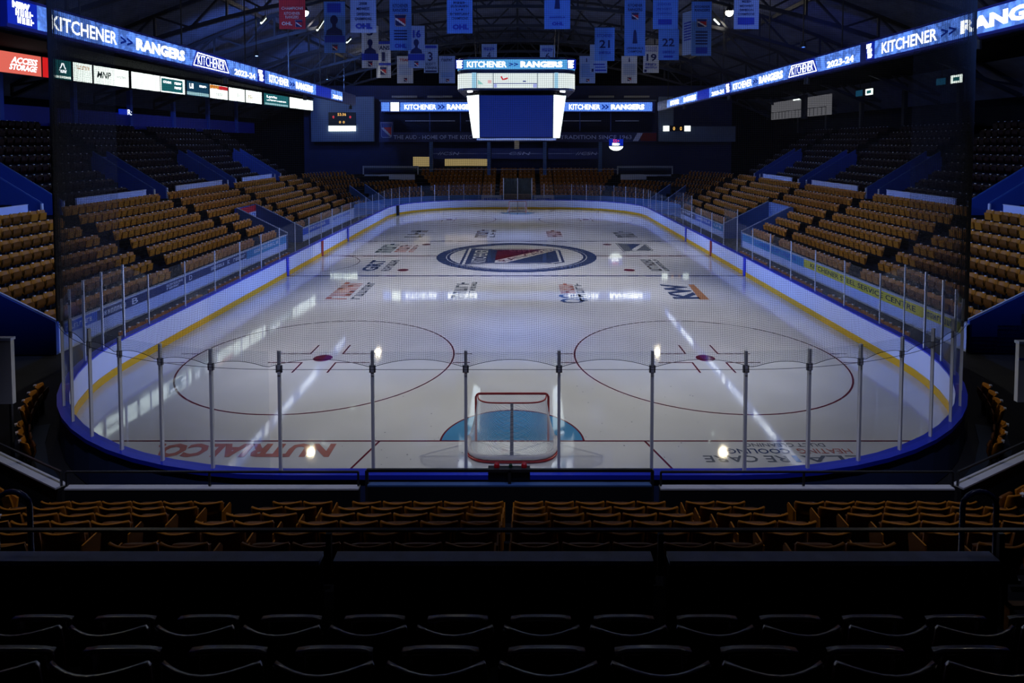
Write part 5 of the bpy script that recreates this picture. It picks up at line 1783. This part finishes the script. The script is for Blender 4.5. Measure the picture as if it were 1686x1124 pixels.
# ================================================================== BANNERS
C_BLUE = mat('royal_blue_banner_cloth', (.10, .26, .75), .8)
C_PALE = mat('white_banner_cloth', (.62, .66, .78), .8)
C_LBLUE = mat('light_blue_banner_cloth', (.28, .40, .75), .8)
C_RED = mat('red_banner_cloth', (.60, .03, .05), .8)
C_NAVY = mat('navy_banner_print', (.01, .02, .14), .8)
C_MID = mat('mid_blue_banner_print', (.02, .05, .5), .8)
C_WPR = mat('white_banner_print', (.8, .75, .78), .8)
C_RPR = mat('red_banner_print', (.5, .02, .04), .8)
def banner(px0, px1, py0, py1, Y, m, label, items=(), skew=0):
    a, b = atY(px0, py1, Y), atY(px1, py0, Y)
    zt_ = b.z
    w_ = b.x - a.x
    h_ = zt_ - a.z
    t = thing('hanging_banner', label, 'banner', ((a.x + b.x) / 2, Y, zt_), 'banners under the roof')
    # gently waved cloth with thickness
    cl = MB()
    n = 10
    for side_ in (0, 1):
        for i in range(n + 1):
            for zz in (a.z, zt_):
                cl.v.append((a.x + w_ * i / n, Y + .012 * sin(i * 1.7) + side_ * .012 + skew * (i / n) * 1.0, zz))
    o2 = 2 * (n + 1)
    for i in range(n):
        q = (2 * i, 2 * i + 2, 2 * i + 3, 2 * i + 1)
        cl.f.append(q)
        cl.f.append(tuple(o2 + k_ for k_ in reversed(q)))
        cl.f.append((2 * i, o2 + 2 * i, o2 + 2 * i + 2, 2 * i + 2))
        cl.f.append((2 * i + 1, 2 * i + 3, o2 + 2 * i + 3, o2 + 2 * i + 1))
    cl.f.append((0, 1, o2 + 1, o2))
    cl.f.append((2 * n, o2 + 2 * n, o2 + 2 * n + 1, 2 * n + 1))
    part('cloth', cl, m, t)
    part('hanging_rod', MB().box(a.x - .05, b.x + .05, Y - .02, Y + .03, zt_ - .02, zt_ + .03) if not skew else MB().tube([(a.x, Y, zt_), (b.x, Y + skew, zt_)], .03, 4), M_TRUSS, t)
    yf_ = Y - .03
    def P(x, yv, dy=0):
        return Vector((a.x + w_ * x, yf_ - dy + skew * x, zt_ - h_ * yv))
    for it in items:
        k = it[0]
        if k == 't':      # text: x0 x1 y0(top) y1(bottom) string mat
            _, x0, x1, y0, y1, s_, mm, bo = it
            text('lettering', s_, P(x0, y1), P(x1, y1) - P(x0, y1), Vector((0, 0, h_ * (y1 - y0))), mm, t, bo)
        elif k == 'r':
            _, x0, x1, y0, y1, mm = it
            part('printed_panel', MB().quad(P(x0, y1, -.006), P(x1, y1, -.006), P(x1, y0, -.006), P(x0, y0, -.006)), mm, t)
        elif k == 'p':    # portrait silhouette: x centre, y top, height
            _, cx_, y0, y1, mm = it
            hh = (y1 - y0) * h_
            cxw = P(cx_, 0).x
            zt2 = zt_ - y0 * h_
            r_ = hh * .22
            head = [(cxw + r_ * .85 * cos(q_ * pi / 10), yf_, zt2 - r_ * 1.1 + r_ * 1.1 * sin(q_ * pi / 10)) for q_ in range(20)]
            part('printed_head', MB().poly(head), mm, t)
            zb2 = zt_ - y1 * h_
            sh = [(cxw - hh * .42, yf_ + .002, zb2), (cxw + hh * .42, yf_ + .002, zb2), (cxw + hh * .36, yf_ + .002, zb2 + hh * .25), (cxw + hh * .1, yf_ + .002, zb2 + hh * .40), (cxw + hh * .08, yf_ + .002, zb2 + hh * .6), (cxw - hh * .08, yf_ + .002, zb2 + hh * .6), (cxw - hh * .1, yf_ + .002, zb2 + hh * .40), (cxw - hh * .36, yf_ + .002, zb2 + hh * .25)]
            part('printed_shoulders', MB().poly(sh), mm, t)
        elif k == 'c':    # crest x0 x1 y0 y1
            _, x0, x1, y0, y1 = it
            crest(t, P(x0, y0, .0), P(x1, y0) - P(x0, y0), Vector((0, 0, h_ * (y1 - y0))), (C_NAVY, C_WPR, C_RPR), 'crest', n=Vector((0, -.004, 0)), words=False)
        elif k == 'u':    # cup
            _, cx_, y0, y1, mm = it
            cxw = P(cx_, 0).x
            za, zb_ = zt_ - y1 * h_, zt_ - y0 * h_
            H_ = zb_ - za
            part('printed_cup', MB().poly([(cxw - .18 * H_, yf_, za), (cxw + .18 * H_, yf_, za), (cxw + .14 * H_, yf_, za + .4 * H_), (cxw + .12 * H_, yf_, za + .75 * H_), (cxw + .06 * H_, yf_, zb_), (cxw - .06 * H_, yf_, zb_), (cxw - .12 * H_, yf_, za + .75 * H_), (cxw - .14 * H_, yf_, za + .4 * H_)]), mm, t)
    return t
def lines(x0, x1, y0, y1, n, mm):
    """rows of small illegible print"""
    r = []
    for i in range(n):
        d = (y1 - y0) / n
        r.append(('r', x0, x1, y0 + d * i, y0 + d * (i + .5), mm))
    return r
banner(460, 502, -28, 48, 16.3, C_RED, 'red champions banner left of the left arena lamp', [('t', .1, .92, .52, .58, 'CHAMPIONS', C_WPR, .01), ('t', .2, .8, .63, .69, 'KITCHENER', C_WPR, .01), ('t', .25, .75, .71, .77, 'RANGERS', C_WPR, .01), ('t', .1, .5, .84, .92, 'OHL', C_WPR, .03), ('c', .6, .9, .80, .96)])
banner(534, 568, 2, 87, 23.5, C_BLUE, 'tall dark blue portrait banner right of the left arena lamp', [('r', .16, .8, .04, .22, C_MID), ('p', .48, .27, .66, C_NAVY), ('r', .04, .98, .67, .80, C_MID), ('c', .36, .66, .84, .96)])
banner(577, 619, -25, 54, 16.0, C_LBLUE, 'pale blue Midwest Division champions banner, upper left of scoreboard', [('t', .35, .65, .36, .42, '2008', C_NAVY, .02), ('t', .25, .75, .47, .53, 'MIDWEST', C_NAVY, .02), ('t', .25, .75, .58, .64, 'DIVISION', C_NAVY, .02), ('t', .18, .82, .68, .74, 'CHAMPIONS', C_NAVY, .02), ('t', .2, .85, .80, .92, 'OHL', C_MID, .06)])
banner(596, 623, 42, 112, 33.0, C_PALE, 'white portrait banner numbered 5 below the Midwest banner', [('t', .32, .68, .06, .24, '5', C_NAVY, .03), ('p', .5, .32, .66, C_NAVY), ('r', 0, 1, .66, .82, C_MID), ('c', .35, .65, .84, .97)])
banner(620, 643, 68, 128, 36, C_PALE, 'white FANS 1 banner with crest, lowest of the left cluster', [('r', 0, 1, 0, .08, C_MID), ('t', .06, .94, .12, .24, 'FANS', C_NAVY, .03), ('t', .38, .6, .3, .55, '1', C_NAVY, .03), ('r', .0, 1, .59, .66, C_MID), ('c', .22, .75, .7, .93)])
banner(642, 677, -10, 83, 22.0, C_BLUE, 'tall blue banner with red crest above the number 16 banner', [('t', .15, .85, .18, .24, 'KITCHENER', C_NAVY, .02), ('t', .15, .85, .26, .32, 'RANGERS', C_NAVY, .02), ('c', .2, .8, .36, .58)] + lines(.2, .8, .64, .84, 4, C_NAVY) + [('t', .22, .78, .88, .96, 'OHL', C_MID, .06)])
banner(672, 699, 42, 112, 33.0, C_LBLUE, 'portrait banner numbered 16 left of the number 3 banner', [('t', .3, .78, .1, .29, '16', C_MID, .05), ('p', .5, .32, .66, C_NAVY), ('r', 0, 1, .67, .82, C_MID), ('c', .35, .65, .84, .97)])
banner(698, 721, 73, 120, 37, C_LBLUE, 'banner numbered 3 right of the number 16 banner', [('r', .1, .9, .04, .14, C_MID), ('t', .3, .62, .27, .58, '3', C_NAVY, .02), ('t', .12, .85, .64, .74, 'SCOTT', C_NAVY, .02), ('t', .08, .92, .78, .87, 'STEVENS', C_NAVY, .02), ('r', .1, .9, .92, .97, C_NAVY)])
banner(654, 680, 92, 137, 40, C_PALE, 'white list banner hanging below the number 16 banner', [('t', .15, .85, .1, .2, 'TEAM', C_RPR, .02)] + lines(.12, .9, .32, .72, 8, C_LBLUE) + [('c', .4, .65, .80, .94)])
banner(723, 749, 92, 137, 40, C_LBLUE, 'blue list banner just left of the scoreboard', [('t', .15, .85, .1, .2, '~~~~~~~', C_NAVY, .02)] + lines(.12, .9, .62, .8, 4, C_BLUE) + [('c', .4, .65, .84, .95)])
banner(736, 778, -20, 55, 16.5, C_BLUE, 'large blue championship banner above the left end of scoreboard', [('t', .25, .75, .30, .35, '~~~~~', C_NAVY, .01), ('t', .15, .85, .38, .43, '~~~~~~~~~~~~~~~', C_NAVY, .01), ('t', .35, .65, .46, .5, '~~~~', C_NAVY, .01), ('t', .12, .88, .55, .6, '~~~~~~~~~~~~~', C_NAVY, .01), ('t', .18, .82, .64, .7, 'CHAMPIONS', C_NAVY, .01), ('t', .22, .85, .80, .92, 'OHL', C_MID, .06)])
banner(793, 818, 72, 112, 37, C_LBLUE, 'banner numbered 4 rising behind the left half of scoreboard', [('t', .12, .88, .14, .28, '~~~~~', C_MID, 0), ('t', .35, .6, .34, .62, '4', C_NAVY, 0)])
banner(889, 914, 74, 112, 37, C_LBLUE, 'banner numbered 6 rising behind the right half of scoreboard', [('t', .12, .88, .14, .28, '~~~~~', C_MID, 0), ('t', .35, .68, .34, .64, '6', C_NAVY, 0)])
banner(896, 939, -26, 48, 16.3, C_BLUE, 'blue banner with tall cup above the right end of scoreboard', [('u', .5, .2, .55, C_NAVY), ('t', .2, .8, .72, .76, '~~~~~~~~~', C_MID, 0), ('t', .3, .75, .84, .92, 'OHL', C_MID, .05)])
banner(954, 980, 92, 137, 40, C_LBLUE, 'blue list banner just right of the scoreboard', lines(.12, .9, .3, .8, 8, C_BLUE) + [('u', .45, .08, .22, C_NAVY), ('c', .4, .65, .84, .95)])
banner(971, 1000, 73, 120, 34, C_LBLUE, 'pale banner mostly hidden behind the number 21 banner', [('r', .2, .85, .68, .73, C_MID), ('r', .3, .9, .78, .82, C_MID), ('r', .3, .95, .88, .94, C_MID), ('r', .1, .22, .86, .96, C_NAVY)])
banner(979, 1012, 45, 100, 25.0, C_BLUE, 'royal blue banner numbered 21', [('t', .12, .88, .2, .3, 'KITCHENER', C_MID, 0), ('t', .24, .76, .38, .62, '21', C_NAVY, .02), ('t', .2, .8, .72, .8, '~~~~~~~~~', C_MID, 0)])
banner(1023, 1049, 92, 137, 40, C_PALE, 'white list banner between the number 21 and 19 banners', [('u', .5, .06, .22, C_NAVY)] + lines(.12, .9, .30, .72, 8, C_LBLUE) + [('c', .35, .65, .78, .92)])
banner(1028, 1063, -10, 92, 23.5, C_BLUE, 'tall blue banner with cup and crest right of the number 21 banner', [('t', .15, .85, .16, .21, 'KITCHENER', C_NAVY, .02), ('t', .15, .85, .23, .28, 'RANGERS', C_NAVY, .02), ('c', .3, .7, .30, .42), ('u', .5, .58, .8, C_NAVY), ('t', .1, .9, .86, .89, '~~~~~~~~~~~~~~', C_NAVY, .01), ('t', .15, .85, .91, .95, 'CHAMPIONS', C_NAVY, .02)])
banner(1059, 1085, 74, 120, 37, C_PALE, 'white banner numbered 19 partly behind the number 22 banner', [('t', .15, .9, .06, .14, 'KITCHENER', C_MID, 0), ('t', .15, .9, .16, .24, 'RANGERS', C_MID, 0), ('t', .2, .85, .32, .58, '19', C_NAVY, .02), ('t', .12, .88, .66, .74, '~~~~~~', C_MID, 0), ('t', .12, .88, .77, .84, '~~~~~~~~~', C_MID, 0), ('r', .06, .22, .88, .97, C_NAVY)])
banner(1075, 1117, -26, 48, 16.3, C_BLUE, 'blue championship banner above the number 22 banner', [('t', .15, .7, .42, .47, '2008', C_MID, 0), ('t', .15, .75, .53, .58, 'MIDWEST', C_MID, 0), ('t', .15, .75, .63, .68, 'CHAMPIONS', C_MID, 0), ('r', .2, .75, .78, .9, C_MID)])
banner(1084, 1118, 48, 99, 25.0, C_BLUE, 'royal blue banner numbered 22', [('t', .18, .78, .30, .56, '22', C_NAVY, .02), ('t', .2, .8, .7, .78, '~~~~~~~~~', C_MID, 0), ('r', .25, .7, .86, .92, C_MID)])
banner(1123, 1134, 21, 92, 28, C_LBLUE, 'narrow banner turned edge-on beside the tall crest banner', lines(.15, .85, .25, .7, 7, C_MID), skew=-1.0)
banner(1138, 1172, 2, 92, 24.5, C_BLUE, 'tall shiny blue crest banner left of the right arena lamp', [('t', .15, .9, .08, .12, 'KITCHENER', C_NAVY, .02), ('t', .15, .9, .14, .19, 'RANGERS', C_NAVY, .02), ('c', .22, .8, .32, .48)] + lines(.2, .8, .55, .82, 5, C_NAVY) + [('r', .22, .8, .84, .96, C_MID)])
banner(1208, 1250, -26, 48, 16.3, C_LBLUE, 'pale Midwest Division champions banner right of the right arena lamp', [('t', .3, .7, .36, .41, '~~~~~', C_NAVY, .02), ('t', .22, .78, .46, .51, 'MIDWEST', C_NAVY, .02), ('t', .22, .78, .55, .60, 'DIVISION', C_NAVY, .02), ('t', .15, .82, .64, .69, 'CHAMPIONS', C_NAVY, .02), ('r', .15, .82, .74, .9, C_MID)])

# ================================================================== FLOOR ITEMS NEAR THE CORNERS
for s, nm in ((-1, 'left'), (1, 'right')):
    pts = [(s * (AX + (RC + .5) * cos(radians(a_))), AY0 - (RC + .5) * sin(radians(a_)), .0) for a_ in (28, 36, 44, 52)] + [(s * (AX + (RC + 1.15) * cos(radians(a_))), AY0 - (RC + 1.15) * sin(radians(a_)), .0) for a_ in (52, 44, 36, 28)]
    solo('floor_mat', MB().extrude(pts, (0, 0, .02)), M_RUBBER, 'blue grey rubber floor mat between boards and ringside seats, near %s corner' % nm, 'floor mat', 'corner floor mats')
a = atY(-45, 665, -1.6)
b = atY(17, 556, -1.6)
t = thing('white_cabinet', 'plain white cabinet at the left edge beside the slanted wall', 'cabinet', (a.x, -1.6, 0))
part('body', MB().box(a.x, b.x, -1.6, -1.5, a.z, b.z - .06), M_WHITEPAINT, t)
part('top', MB().box(a.x - .02, b.x + .02, -1.62, -1.48, b.z - .06, b.z), M_CAP, t)
for x in (a.x + .05, b.x - .1):
    part('leg', MB().box(x, x + .05, -1.58, -1.52, 0, a.z), M_DARK, t)
a = atY(1675, 662, -1.6)
b = atY(1740, 562, -1.6)
t = thing('white_cabinet', 'plain white cabinet with blue stripe at the right edge', 'cabinet', (a.x, -1.6, 0))
part('body', MB().box(a.x, b.x, -1.6, -1.5, a.z, b.z - .06), M_WHITEPAINT, t)
part('leg', MB().box(b.x - .5, b.x - .45, -1.58, -1.52, 0, a.z), M_DARK, t)
part('stripe', MB().box(a.x, b.x, -1.61, -1.6, b.z - .42, b.z - .38), M_BLUECAP, t, 'dark blue stripe')
part('top', MB().box(a.x - .02, b.x + .02, -1.62, -1.48, b.z - .06, b.z), M_CAP, t)
# yellow edged box at the right foreground
a = atY(1662, 1022, -11.2)
b = atY(1720, 997, -11.2)
solo('aisle_end_frame', MB().box(a.x, b.x, -11.2, -11.15, b.z - .03, b.z).box(a.x, a.x + .02, -11.2, -11.15, a.z - .1, b.z), M_SEATY, 'mustard yellow step edging at the right of foreground seats', 'step edging')
